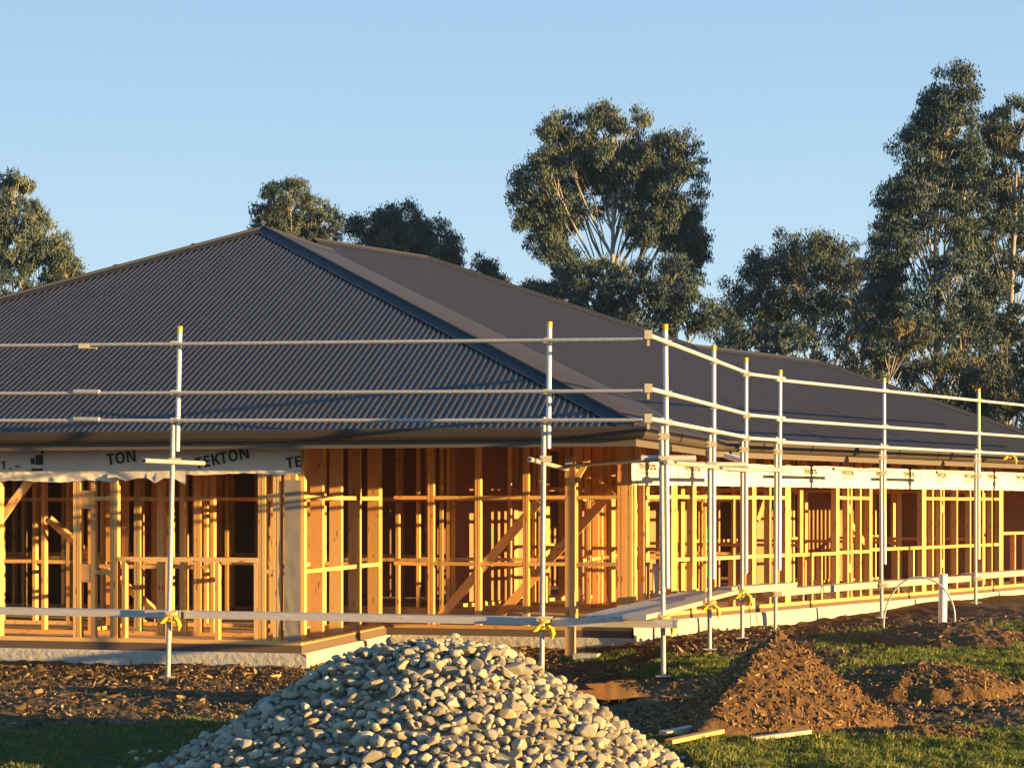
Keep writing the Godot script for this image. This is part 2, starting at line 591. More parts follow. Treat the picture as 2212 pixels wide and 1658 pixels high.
func build_trees() -> void:
	for k in 4:
		sprigs.append(sprig_mesh(90 + k, 0.135, 0.036, 13, 0.14, 1.1))
	var dark := Color(0.036, 0.058, 0.056)
	var olive := Color(0.112, 0.128, 0.085)
	var gold := Color(0.190, 0.150, 0.050)
	tree("gum_tree", 3.09, 58, [[0.16, 12.94, 1.23, 1.16], [-1.51, 12.87, 0.8, 0.94], [-2.45, 11.35, 0.61, 0.8], [-1.07, 11.71, 0.94, 1.02], [1.03, 11.93, 1.16, 1.38], [2.07, 11.64, 0.8, 1.52], [2.41, 10.19, 0.58, 1.02], [1.25, 10.33, 0.8, 0.73], [-2.01, 10.62, 0.65, 0.58], [-1.8, 9.46, 0.58, 0.43], [-0.27, 8.88, 0.87, 0.43], [2.19, 9.17, 0.65, 0.51], [-0.5, 12.5, 0.9, 0.7], [0.6, 12.0, 0.8, 0.8], [1.9, 12.5, 0.6, 0.6], [-2.0, 12.2, 0.6, 0.6], [-2.5, 10.5, 0.45, 0.6], [2.6, 9.7, 0.4, 0.6], [-1.6, 10.6, 0.5, 0.5], [1.9, 10.6, 0.6, 0.6]],
		"big round-crowned gum tree with open pale limbs rising above the middle of the roof", dark, olive, 1.0, 0.2)
	tree("gum_tree", 2.24, 57, [[-0.05, 8.33, 1.14, 0.78], [-0.9, 8.19, 0.71, 0.5], [0.95, 7.62, 0.85, 0.71]],
		"low dark bushy gum just below the big round-crowned tree, left of its trunk", dark * 0.9, dark * 1.3)
	tree("gum_tree", 4.72, 56, [[-0.05, 8.36, 1.05, 0.7], [0.65, 7.52, 0.91, 0.77], [-0.61, 7.38, 0.84, 0.7]],
		"dark rounded gum below the right side of the big round-crowned tree", dark * 0.9, dark * 1.3)
	tree("gum_tree", 0.99, 62, [[-0.31, 8.88, 0.5, 0.28], [0.31, 8.6, 0.46, 0.31]],
		"small dark treetop just left of the low bush under the big round-crowned tree", dark, dark * 1.3)
	tree("gum_tree", 10.03, 62, [[-0.51, 9.61, 1.47, 1.01], [-1.67, 9.07, 1.09, 0.93], [0.73, 9.45, 1.16, 1.01], [1.74, 8.45, 1.01, 0.93], [-2.06, 7.98, 0.78, 0.78], [-0.2, 7.98, 1.4, 0.7], [1.97, 7.36, 1.09, 0.78]],
		"broad domed gum tree between the big round-crowned tree and the tallest tree", dark, olive * 0.8, 1.0, 0.2)
	tree("gum_tree", 12.51, 55, [[0.55, 13.85, 0.62, 0.8], [0.30, 13.0, 0.75, 0.75], [0.1, 13.4, 0.5, 0.6], [-0.05, 12.5, 0.69, 1.03], [0.75, 11.95, 0.82, 0.96], [-0.42, 10.85, 0.76, 0.82], [0.47, 10.3, 0.76, 0.76], [-0.97, 9.61, 0.69, 0.69], [-1.32, 8.65, 0.48, 0.55], [0.4, 8.38, 0.89, 0.69], [-0.35, 7.14, 0.96, 0.82], [0.88, 6.59, 0.82, 0.82], [-0.95, 10.7, 0.6, 0.65], [1.0, 11.1, 0.6, 0.8], [-1.35, 9.1, 0.6, 0.6], [1.15, 9.3, 0.6, 0.6], [1.45, 7.9, 0.6, 0.55], [-1.5, 7.9, 0.6, 0.5], [-0.6, 12.2, 0.5, 0.6], [-1.2, 6.8, 0.7, 0.6]],
		"tallest gum tree, narrow and dark with a pointed sunlit top", dark, dark * 1.5, 1.0, 0.2)
	tree("gum_tree", 15.34, 57, [[0.17, 13.46, 0.78, 0.85], [-0.47, 12.75, 0.54, 0.71], [0.39, 11.9, 0.85, 1.14], [-0.18, 11.18, 0.57, 0.71], [0.17, 9.9, 0.78, 1.0], [-0.68, 10.33, 0.5, 0.5], [0.25, 8.05, 0.85, 1.14], [-0.32, 6.48, 1.0, 1.0], [0.67, 5.91, 0.85, 0.85], [-0.9, 11.6, 0.5, 0.6], [-0.9, 9.2, 0.55, 0.6], [-1.0, 7.6, 0.6, 0.6], [-1.1, 5.6, 0.6, 0.6]],
		"tall loose gum tree at the right edge, just right of the tallest tree", dark, olive * 0.7, 1.0, 0.18)
	tree("gum_tree", 7.16, 52, [[0.56, 6.26, 0.91, 0.52], [-0.61, 6.33, 0.65, 0.46], [0.04, 5.55, 0.91, 0.52]],
		"low dark gum behind the lower roof ridge, beneath the broad domed tree", dark, dark * 1.4)
	tree("gum_tree", 9.43, 50, [[-0.12, 5.53, 1.0, 0.62], [0.87, 5.9, 0.75, 0.62], [-0.75, 5.03, 0.75, 0.5]],
		"low olive brown gum behind the right hip of the roof", dark, gold * 0.7)
	tree("gum_tree", 12.04, 51, [[-0.25, 5.09, 1.02, 0.77], [0.89, 4.84, 0.89, 0.77], [-0.64, 4.2, 0.77, 0.64]],
		"low spreading gum at the foot of the tallest tree", dark, gold * 0.7)
	tree("gum_tree", 14.2, 50, [[-0.9, 4.3, 0.8, 0.7], [0.1, 4.0, 0.9, 0.8], [0.9, 4.6, 0.8, 0.8], [-0.3, 3.0, 0.9, 0.8], [0.8, 3.2, 0.8, 0.8]],
		"low dark gum at the right edge, beneath the tall loose gum", dark, gold * 0.6)
	tree("gum_tree", -7.06, 60, [[-0.15, 11.38, 0.82, 0.78], [0.75, 10.86, 0.67, 0.63], [-0.6, 10.86, 0.6, 0.6], [0.1, 10.2, 1.0, 0.7]],
		"rounded treetop directly behind the roof peak", dark, olive, 1.4)
	tree("gum_tree", -3.32, 62, [[-1.5, 10.85, 0.85, 0.59], [-0.37, 11.11, 0.85, 0.7], [0.59, 10.54, 0.74, 0.65], [1.29, 10.03, 0.34, 0.34], [-0.6, 10.2, 1.3, 0.6]],
		"dark lumpy treetop right of the roof peak, sloping down along the ridge", dark, olive * 0.7, 1.4)
	tree("gum_tree", -0.77, 62, [[-0.21, 9.5, 0.39, 0.37], [0.21, 9.22, 0.34, 0.31]],
		"smallest treetop poking up alone over the roof ridge", dark, olive, 1.3)
	tree("gum_tree", -15.35, 58, [[-0.25, 11.2, 0.73, 0.75], [0.18, 10.19, 0.94, 0.8], [-0.54, 9.75, 1.09, 0.87], [0.91, 9.46, 0.73, 0.61], [1.41, 9.0, 0.46, 0.36], [-1.7, 10.33, 1.02, 1.02]],
		"olive gum tree at the left edge of the view", dark * 1.1, olive * 1.1, 1.3, 0.2)
	tree("gum_tree", -14.66, 54, [[-0.54, 7.99, 0.81, 0.54], [0.54, 7.85, 0.54, 0.34]],
		"low dark bushy gum under the olive tree at the left edge", dark, dark * 1.4)


# ------------------------------------------------------------------ house
func roof_slope(called: String, o: Vector2, e: Vector2, n: Vector2, slope: float, poly: PackedVector2Array, label := "") -> void:
	var g := Geo.new()
	var lo := poly[0].x
	var hi := poly[0].x
	for p in poly:
		lo = minf(lo, p.x)
		hi = maxf(hi, p.x)
	var step := 0.0762 / 6.0
	var count := int((hi - lo) / step)
	var prev := -1
	for k in count + 1:
		var a := lo + 0.0005 + (hi - lo - 0.001) * k / count
		var d0 := 1e9
		var d1 := -1e9
		for j in poly.size():
			var p := poly[j]
			var q := poly[(j + 1) % poly.size()]
			if (p.x - a) * (q.x - a) <= 0.0 and p.x != q.x:
				var d := lerpf(p.y, q.y, (a - p.x) / (q.x - p.x))
				d0 = minf(d0, d)
				d1 = maxf(d1, d)
		var ph := TAU * a / 0.0762
		var wave := 0.0105 * sin(ph)
		var dw := 0.0105 * TAU / 0.0762 * cos(ph)
		var nn := Vector3(-(dw * e.x + slope * n.x), 1.0, dw * e.y + slope * n.y).normalized()
		for d in [d0, d1]:
			g.vert(pl(o + e * a + n * d, EAVE_Y + slope * d + wave), nn)
		if prev >= 0:
			g.tri(prev, prev + 1, prev + 3)
			g.tri(prev, prev + 3, prev + 2)
		prev = g.v.size() - 2
	var r := put(house, called, g, M.roof)
	if label:
		r.set_meta("label", label)
	# the dark lining under the sheets
	var u := Geo.new()
	var first := 0
	var un := Vector3(slope * n.x, -1.0, -slope * n.y).normalized()
	for p in poly:
		u.vert(pl(o + e * p.x + n * p.y, EAVE_Y - 0.05 + slope * p.y), un)
	var tris := Geometry2D.triangulate_polygon(poly)
	for k in range(0, tris.size(), 3):
		u.tri(first + tris[k], first + tris[k + 1], first + tris[k + 2])
	put(r, "underlay", u, M.under)


func cap_strip(called: String, a: Vector3, b: Vector3, out1: Vector3, out2: Vector3, w: float, s1: float, n1: Vector2, s2: float, n2: Vector2) -> void:
	# a folded capping along an edge where two slopes meet; each wing lies on its slope
	var g := Geo.new()
	var t := (b - a).normalized()
	for k in 2:
		var sn: float = [s1, s2][k]
		var nn2: Vector2 = [n1, n2][k]
		var up := Vector3(-sn * nn2.x, 1.0, sn * nn2.y).normalized()
		var s := up.cross(t).normalized()
		if s.dot([out1, out2][k]) < 0:
			s = -s
		g.quad(a + Vector3(0, 0.036, 0), b + Vector3(0, 0.036, 0), b + s * w + up * 0.013, a + s * w + up * 0.013, up)
	g.tube(PackedVector3Array([a + Vector3(0, 0.03, 0), b + Vector3(0, 0.03, 0)]), PackedFloat32Array([0.026, 0.026]), 8)
	put(house, called, g, M.cap)


func sweep(called: String, path: PackedVector2Array, prof: PackedVector2Array, mat: Material) -> Array:
	# profile points: x outward from the eave line, y above EAVE_Y; one piece per straight run, mitred at the corners
	var made := []
	for k in path.size() - 1:
		var g := Geo.new()
		var ends := []
		for e in [k, k + 1]:
			var t0 := (path[k + 1] - path[k]).normalized()
			var n0 := Vector2(t0.y, -t0.x)
			var m := n0
			var other: int = e - 1 if e == k else e + 1
			if other >= 0 and other < path.size():
				var t1: Vector2 = (path[e] - path[other]).normalized() if e == k else (path[other] - path[e]).normalized()
				var n1 := Vector2(t1.y, -t1.x)
				m = (n0 + n1).normalized()
				m /= m.dot(n0)
			ends.append([path[e], m])
		for j in prof.size():
			var p := prof[j]
			var q := prof[(j + 1) % prof.size()]
			g.quad(pl(ends[0][0] + ends[0][1] * p.x, EAVE_Y + p.y), pl(ends[1][0] + ends[1][1] * p.x, EAVE_Y + p.y), pl(ends[1][0] + ends[1][1] * q.x, EAVE_Y + q.y), pl(ends[0][0] + ends[0][1] * q.x, EAVE_Y + q.y))
		var t := path[k + 1] - path[k]
		for c in [0, 1]:
			var nn := dir3(t.normalized()) * (-1.0 if c == 0 else 1.0)
			var ci := g.vert(pl(ends[c][0] + ends[c][1] * (prof[0].x + prof[2].x) * 0.5, EAVE_Y + (prof[0].y + prof[2].y) * 0.5), nn)
			for p in prof:
				g.vert(pl(ends[c][0] + ends[c][1] * p.x, EAVE_Y + p.y), nn)
			for j in prof.size():
				g.tri(ci, ci + 1 + j, ci + 1 + (j + 1) % prof.size())
		made.append(put(house, called, g, mat))
	return made


# a wall frame: reference line is the outer face; u runs along dir from p0; studs [u of first edge, width]
func wall(called: String, p0: Vector2, d: Vector2, out: Vector2, y0: float, u0: float, u1: float, studs: Array, rows := [], depth := 0.09, top := 2.4) -> Node3D:
	var w := holder(house, called)
	var inn := -out
	var mid := p0 + inn * depth * 0.5
	var d3 := dir3(d)
	var dd := depth - 0.004
	timber(w, "bottom_plate", pl(mid + d * u0, y0 + 0.0225), pl(mid + d * u1, y0 + 0.0225), Vector3.UP, 0.045, depth)
	timber(w, "top_plate", pl(mid + d * u0, y0 + top - 0.0225), pl(mid + d * u1, y0 + top - 0.0225), Vector3.UP, 0.045, depth)
	for s in studs:
		var lo: float = y0 + 0.045 if s.size() < 3 else s[2]
		var hi: float = y0 + top - 0.045 if s.size() < 4 else s[3]
		var n := int(round(s[1] / 0.045))
		var each: float = s[1] / n
		for k in n:
			timber(w, "stud", pl(mid + d * (s[0] + each * (k + 0.5)), lo), pl(mid + d * (s[0] + each * (k + 0.5)), hi), d3, each - 0.002, dd - 0.003 * (k % 2))
	for r in rows:   # [y, u from, u to, height]
		var us := [r[1]]
		for s in studs:
			var lo: float = y0 if s.size() < 3 else s[2]
			var hi: float = 9.0 if s.size() < 4 else s[3]
			if s[0] > r[1] - 0.01 and s[0] + s[1] < r[2] + 0.01 and lo < r[0] and hi > r[0]:
				us.append(s[0])
				us.append(s[0] + s[1])
		us.append(r[2])
		us.sort()
		for k in range(0, us.size() - 1, 2):
			if us[k + 1] - us[k] > 0.03:
				timber(w, "nogging", pl(mid + d * us[k], r[0] + rng.randf_range(-0.006, 0.006)), pl(mid + d * us[k + 1], r[0]), Vector3.UP, r[3] if r.size() > 3 else 0.045, dd - 0.006)
	return w


func deep_wall(called: String, p0: Vector2, d: Vector2, out: Vector2, y0: float, u0: float, u1: float, studs: Array, rows := [], depth := 0.09, top := 2.4) -> void:
	# a frame deep inside the house, too small to pick apart: one part
	joined = Geo.new()
	var w := wall(called, p0, d, out, y0, u0, u1, studs, rows, depth, top)
	var g := joined
	joined = null
	put(w, "timbers", g, M.wood[rng.randi() % M.wood.size()], "stuff")


func wrap_sheet(called: String, p0: Vector2, d: Vector2, out: Vector2, u0: float, u1: float, low: Callable, high: Callable, label: String, amp := 0.006) -> MeshInstance3D:
	var g := Geo.new()
	var nu := int((u1 - u0) / 0.03) + 1
	var nv := 14
	for j in nu + 1:
		var u := u0 + (u1 - u0) * j / nu
		for k in nv + 1:
			var f := k / float(nv)
			var y: float = lerpf(low.call(u), high.call(u), f)
			var wob := amp * (1.0 - 0.6 * f) * (noise.get_noise_2d(u * 5.0 + y * 3.0, y * 9.0 + 31.0) + 0.7 * noise.get_noise_2d(u * 2.0 - y * 2.0, y * 3.0)) + amp
			g.vert(pl(p0 + d * u + out * (0.004 + wob), y), dir3(out))
	for j in nu + 1:
		for k in nv + 1:
			var q := j * (nv + 1) + k
			var a := g.v[q - (1 if k > 0 else 0)]
			var b := g.v[q + (1 if k < nv else 0)]
			var c := g.v[q - (nv + 1 if j > 0 else 0)]
			var e := g.v[q + (nv + 1 if j < nu else 0)]
			var nn := (b - a).cross(e - c).normalized()
			g.n[q] = nn if nn.dot(dir3(out)) > 0 else -nn
	for j in nu:
		for k in nv:
			var q := j * (nv + 1) + k
			g.tri(q, q + 1, q + nv + 2)
			g.tri(q, q + nv + 2, q + nv + 1)
	var o := put(house, called, g, M.wrap)
	if label:
		o.set_meta("label", label)
	return o


func lettering(parent: Node, text: String, p0: Vector2, d: Vector2, out: Vector2, u: float, y: float, size: float, turn: float, off := 0.022, bold := true) -> void:
	var tm := TextMesh.new()
	tm.text = text
	var f := SystemFont.new()
	f.font_names = PackedStringArray(["Droid Sans"])
	f.font_weight = 700 if bold else 400
	tm.font = f
	tm.font_size = 64
	tm.pixel_size = size / 46.0
	tm.depth = 0.002
	tm.curve_step = 2.0
	var o := MeshInstance3D.new()
	o.name = numbered("lettering", parent)
	o.mesh = tm
	o.material_override = M.ink
	var z := dir3(out)
	var x := Vector3.UP.cross(z).normalized()
	var b := Basis(x, Vector3.UP, z) * Basis(Vector3(0, 0, 1), turn)
	o.transform = Transform3D(b, pl(p0 + d * u + out * off, y) - where(parent))
	parent.add_child(o, true)


func build_house() -> void:
	house = thing("unfinished_house", Vector3(0, 0, -24), "single storey house under construction with bare pine framing and a dark corrugated hip roof", "house")
	var side_in := Vector2(-SIDE.y, SIDE.x)
	var sl := 0.492
	var ss := 0.459
	var rl := 0.40
	var right_in := -RIGHT_OUT
	# ---- slab
	build_slab()
	# ---- roof
	var rise := 3.155
	var apex := Vector2(-3.551, 26.5)
	var hip_len := (apex - CORNER).dot(FRONT_IN)
	var hip_side := (apex - CORNER).dot(side_in)
	var apex_u := (apex - CORNER).dot(LEFT)
	roof_slope("roof_slope", CORNER, LEFT, FRONT_IN, sl, PackedVector2Array([Vector2(0, 0), Vector2(13.7, 0), Vector2(apex_u, hip_len)]), "front roof slope of dark corrugated steel, its ribs catching the sky")
	var side_len := INNER.distance_to(CORNER)
	var apex_s := (apex - CORNER).dot(SIDE)
	# valley between the side slope and the right slope
	var dv: Vector2 = side_in * ss - right_in * rl
	dv = Vector2(-dv.y, dv.x).normalized()
	if dv.dot(side_in) < 0:
		dv = -dv
	var vtop := INNER + dv * (hip_side / dv.dot(side_in))
	var vs := Vector2((vtop - CORNER).dot(SIDE), hip_side)
	roof_slope("roof_slope", CORNER, SIDE, side_in, ss, PackedVector2Array([Vector2(0, 0), Vector2(side_len, 0), vs, Vector2(apex_s, hip_side)]), "narrow side roof slope between the front hip and the valley")
	var e0 := Vector2(3.672, 24.36)
	var av := (vtop - e0).dot(RIGHT)
	var dvt := (vtop - e0).dot(right_in)
	var ai := (INNER - e0).dot(RIGHT)
	var r1 := 8.55
	var r2 := 4.62
	var ra := Vector2(av + 0.25, r1)
	var rb := Vector2(2.5, r1)
	var rc := Vector2(4.75, r2)
	var rd := Vector2(9.0, r2)
	var ae := 10.95
	roof_slope("roof_slope", e0, RIGHT, right_in, rl, PackedVector2Array([Vector2(ai, 0), Vector2(ae, 0), rd, rc, rb, ra, Vector2(av, dvt)]), "long right roof slope in plain dark brown")
	# hip end beyond the right slope and the slopes that face away
	var q1 := e0 + RIGHT * ae
	var hl := rl * r2 / (ae - rd.x)
	roof_slope("roof_slope", q1, right_in, -RIGHT, hl, PackedVector2Array([Vector2(0, 0), Vector2(2 * r2, 0), Vector2(r2, ae - rd.x)]))
	roof_slope("roof_slope", e0 + right_in * 2 * r2, RIGHT, RIGHT_OUT, rl, PackedVector2Array([Vector2(6.9, 0), Vector2(ae, 0), Vector2(rd.x, r2), Vector2(rc.x, r2)]))
	var bl := rl * r1 / (rc.x + (rc.x - rb.x) * r2 / (r1 - r2) - rb.x)
	var bx := rb.x + rl * r1 / bl
	roof_slope("roof_slope", e0 + RIGHT * bx, right_in, -RIGHT, bl, PackedVector2Array([Vector2(r2, bx - rc.x), Vector2(2 * r1, 0), Vector2(r1, bx - rb.x)]))
	roof_slope("roof_slope", e0 + right_in * 2 * r1, RIGHT, RIGHT_OUT, rl, PackedVector2Array([Vector2(av, 0), Vector2(bx, 0), Vector2(rb.x, r1), Vector2(av, r1)]))
	var lc := CORNER + LEFT * 13.7
	var left_eave_dir := SIDE
	var left_in := Vector2(SIDE.y, -SIDE.x)
	var ld := (apex - lc).dot(left_in)
	roof_slope("roof_slope", lc, left_eave_dir, left_in, rise / ld, PackedVector2Array([Vector2(0, 0), Vector2(14, 0), Vector2((apex - lc).dot(SIDE) + 7.0, ld), Vector2((apex - lc).dot(SIDE), ld)]))
	# caps
	var ey := EAVE_Y + 0.005
	var a3 := pl(apex, EAVE_Y + rise)
	var c3 := pl(CORNER, ey)
	cap_strip("hip_cap", c3, a3, dir3(LEFT) , dir3(SIDE), 0.145, sl, FRONT_IN, ss, side_in)
	cap_strip("hip_cap", pl(lc, ey), a3, dir3(-LEFT), dir3(SIDE), 0.145, sl, FRONT_IN, rise / ld, left_in)
	cap_strip("ridge_cap", a3, pl(vtop, EAVE_Y + rise), dir3(-side_in), dir3(side_in), 0.16, ss, side_in, rise / ld, left_in)
	var y1 := EAVE_Y + rl * r1
	var y2 := EAVE_Y + rl * r2
	var w3 := func(p: Vector2, y: float) -> Vector3: return pl(e0 + RIGHT * p.x + right_in * p.y, y)
	cap_strip("ridge_cap", w3.call(ra, y1), w3.call(rb, y1), dir3(RIGHT_OUT), dir3(right_in), 0.14, rl, right_in, rl, RIGHT_OUT)
	cap_strip("hip_cap", w3.call(rb, y1), w3.call(rc, y2), dir3(-RIGHT), dir3(RIGHT), 0.14, rl, right_in, bl, -RIGHT)
	cap_strip("ridge_cap", w3.call(rc, y2), w3.call(rd, y2), dir3(RIGHT_OUT), dir3(right_in), 0.14, rl, right_in, rl, RIGHT_OUT)
	cap_strip("hip_cap", pl(q1, ey), w3.call(rd, y2), dir3(-RIGHT), dir3(right_in), 0.16, rl, right_in, hl, -RIGHT)
	# gutters and fascias; the runs go left to right, then away
	var run := PackedVector2Array([lc, CORNER, INNER, q1])
	var gut := PackedVector2Array([Vector2(0.0, 0.03), Vector2(0.018, 0.03), Vector2(0.022, -0.015), Vector2(0.115, -0.015), Vector2(0.128, 0.0), Vector2(0.135, -0.004), Vector2(0.132, -0.03), Vector2(0.118, -0.075), Vector2(0.10, -0.105), Vector2(0.07, -0.115), Vector2(0.0, -0.115)])
	var gp := sweep("gutter", run, PackedVector2Array([Vector2(0.125, 0.004), Vector2(0.138, -0.002), Vector2(0.132, -0.035), Vector2(0.115, -0.085), Vector2(0.085, -0.116), Vector2(0.002, -0.116), Vector2(0.002, -0.004)]), M.gutter)
	gp[0].set_meta("label", "front gutter, dark and shaded")
	gp[2].set_meta("label", "long right gutter, brown in the low sun")
	sweep("fascia", run, PackedVector2Array([Vector2(0.0, -0.03), Vector2(0.0, -0.195), Vector2(-0.025, -0.195), Vector2(-0.025, -0.03)]), M.fascia)
	# gutter brackets along the right run
	for k in 9:
		var bg := Geo.new()
		var bp := INNER + RIGHT * (0.9 + 1.25 * k) + RIGHT_OUT * 0.142
		bg.box(pl(bp, EAVE_Y - 0.055), dir3(RIGHT) * 0.008, Vector3(0, 0.062, 0), dir3(RIGHT_OUT) * 0.004)
		put(gp[2], "gutter_bracket", bg, M.cap)
	var pg := Geo.new()
	pg.pipe(pl(Vector2(2.60, 22.55), 2.36), pl(Vector2(2.78, 22.4), 2.30), 0.035, 12)
	pg.pipe(pl(Vector2(2.78, 22.4), 2.30), pl(Vector2(2.78, 22.4), 2.20), 0.037, 12)
	put(house, "downpipe_outlet", pg, M.white)
	build_walls()


func build_slab() -> void:
	var k1 := Vector2(-2.29, 20.09)
	var kb := Vector2(-1.57, 23.07)
	var b0 := Vector2(1.45, 22.37)
	var lf := Vector2(-15.0, 0)
	var left_end := k1 + LEFT * 9.6
	var far := b0 + RIGHT * 13.6
	var ring := PackedVector2Array([left_end, k1, kb, b0, far, far - RIGHT_OUT * 6.6, left_end + Vector2(3.0, 14.0)])
	# white face standing 9 cm out from the frame, a dark rebate above it
	var fg := Geo.new()
	var rg := Geo.new()
	var tops := [[FLOOR_Y, 0.15], [FLOOR_Y, 0.15], [FLOOR_Y, 0.15], [RIGHT_FLOOR_Y, 0.335]]
	var white := holder(house, "slab")
	for k in 4:
		var a := ring[k]
		var b := ring[k + 1]
		var t := (b - a).normalized()
		var o := Vector2(t.y, -t.x)
		var g := Geo.new()
		var e0 := 0.10 if k in [0, 3] else 0.0
		var e1 := 0.10 if k in [0, 2] else 0.0
		if k == 1:
			e1 = -0.10
			e0 = 0.10
		if k == 2:
			e0 = -0.10
		if k == 3:
			e0 = 0.10
		var p := a - t * e0
		var q := b + t * e1
		var n := int(p.distance_to(q) / 0.06)
		var top: float = tops[k][1]
		# wavy, hand-finished face
		for j in n + 1:
			var f := p.lerp(q, j / float(n))
			for s in 6:
				var y := lerpf(-0.3, top, pow(s / 5.0, 0.6))
				var w := 0.10 + 0.006 * noise.get_noise_2d(f.x * 2.0 + f.y * 2.0, y * 5.0) - (0.012 if s == 5 else 0.0)
				g.vert(pl(f + o * w, y), dir3(o))
			g.vert(pl(f + o * 0.02, top + 0.002 * noise.get_noise_2d(f.x * 9.0, f.y * 9.0)), Vector3.UP)
		for j in n:
			for s in 6:
				var i0 := j * 7 + s
				g.tri(i0, i0 + 1, i0 + 8)
				g.tri(i0, i0 + 8, i0 + 7)
		for i0 in g.v.size():
			var s := i0 % 7
			if s < 6:
				g.n[i0] = (dir3(o) + Vector3(0, 0.25 if s == 5 else 0.0, 0)).normalized()
		put(white, "slab_edge", g, M.concrete)
		var r := Geo.new()
		r.quad(pl(a + o * 0.005, top - 0.02), pl(b + o * 0.005, top - 0.02), pl(b + o * 0.005, tops[k][0] + 0.001), pl(a + o * 0.005, tops[k][0] + 0.001), dir3(o))
		put(white, "rebate", r, M.rebate)
	var f := Geo.new()
	var tri := Geometry2D.triangulate_polygon(ring)
	for p in ring:
		f.vert(pl(p, FLOOR_Y), Vector3.UP)
	for k in range(0, tri.size(), 3):
		f.tri(tri[k], tri[k + 1], tri[k + 2])
	put(house, "floor", f, M.floor)
	# raised floor of the right wing
	var f2 := Geo.new()
	f2.quad(pl(b0, RIGHT_FLOOR_Y), pl(far, RIGHT_FLOOR_Y), pl(far - RIGHT_OUT * 6.4, RIGHT_FLOOR_Y), pl(b0 - RIGHT_OUT * 6.4, RIGHT_FLOOR_Y), Vector3.UP)
	f2.quad(pl(b0, FLOOR_Y), pl(b0 - RIGHT_OUT * 6.4, FLOOR_Y), pl(b0 - RIGHT_OUT * 6.4, RIGHT_FLOOR_Y), pl(b0, RIGHT_FLOOR_Y), dir3(-RIGHT))
	put(house, "raised_floor", f2, M.floor)


func every(u0: float, u1: float, gap: float) -> Array:
	var a := []
	var u := u0
	while u < u1:
		a.append([u, 0.045])
		u += gap
	return a


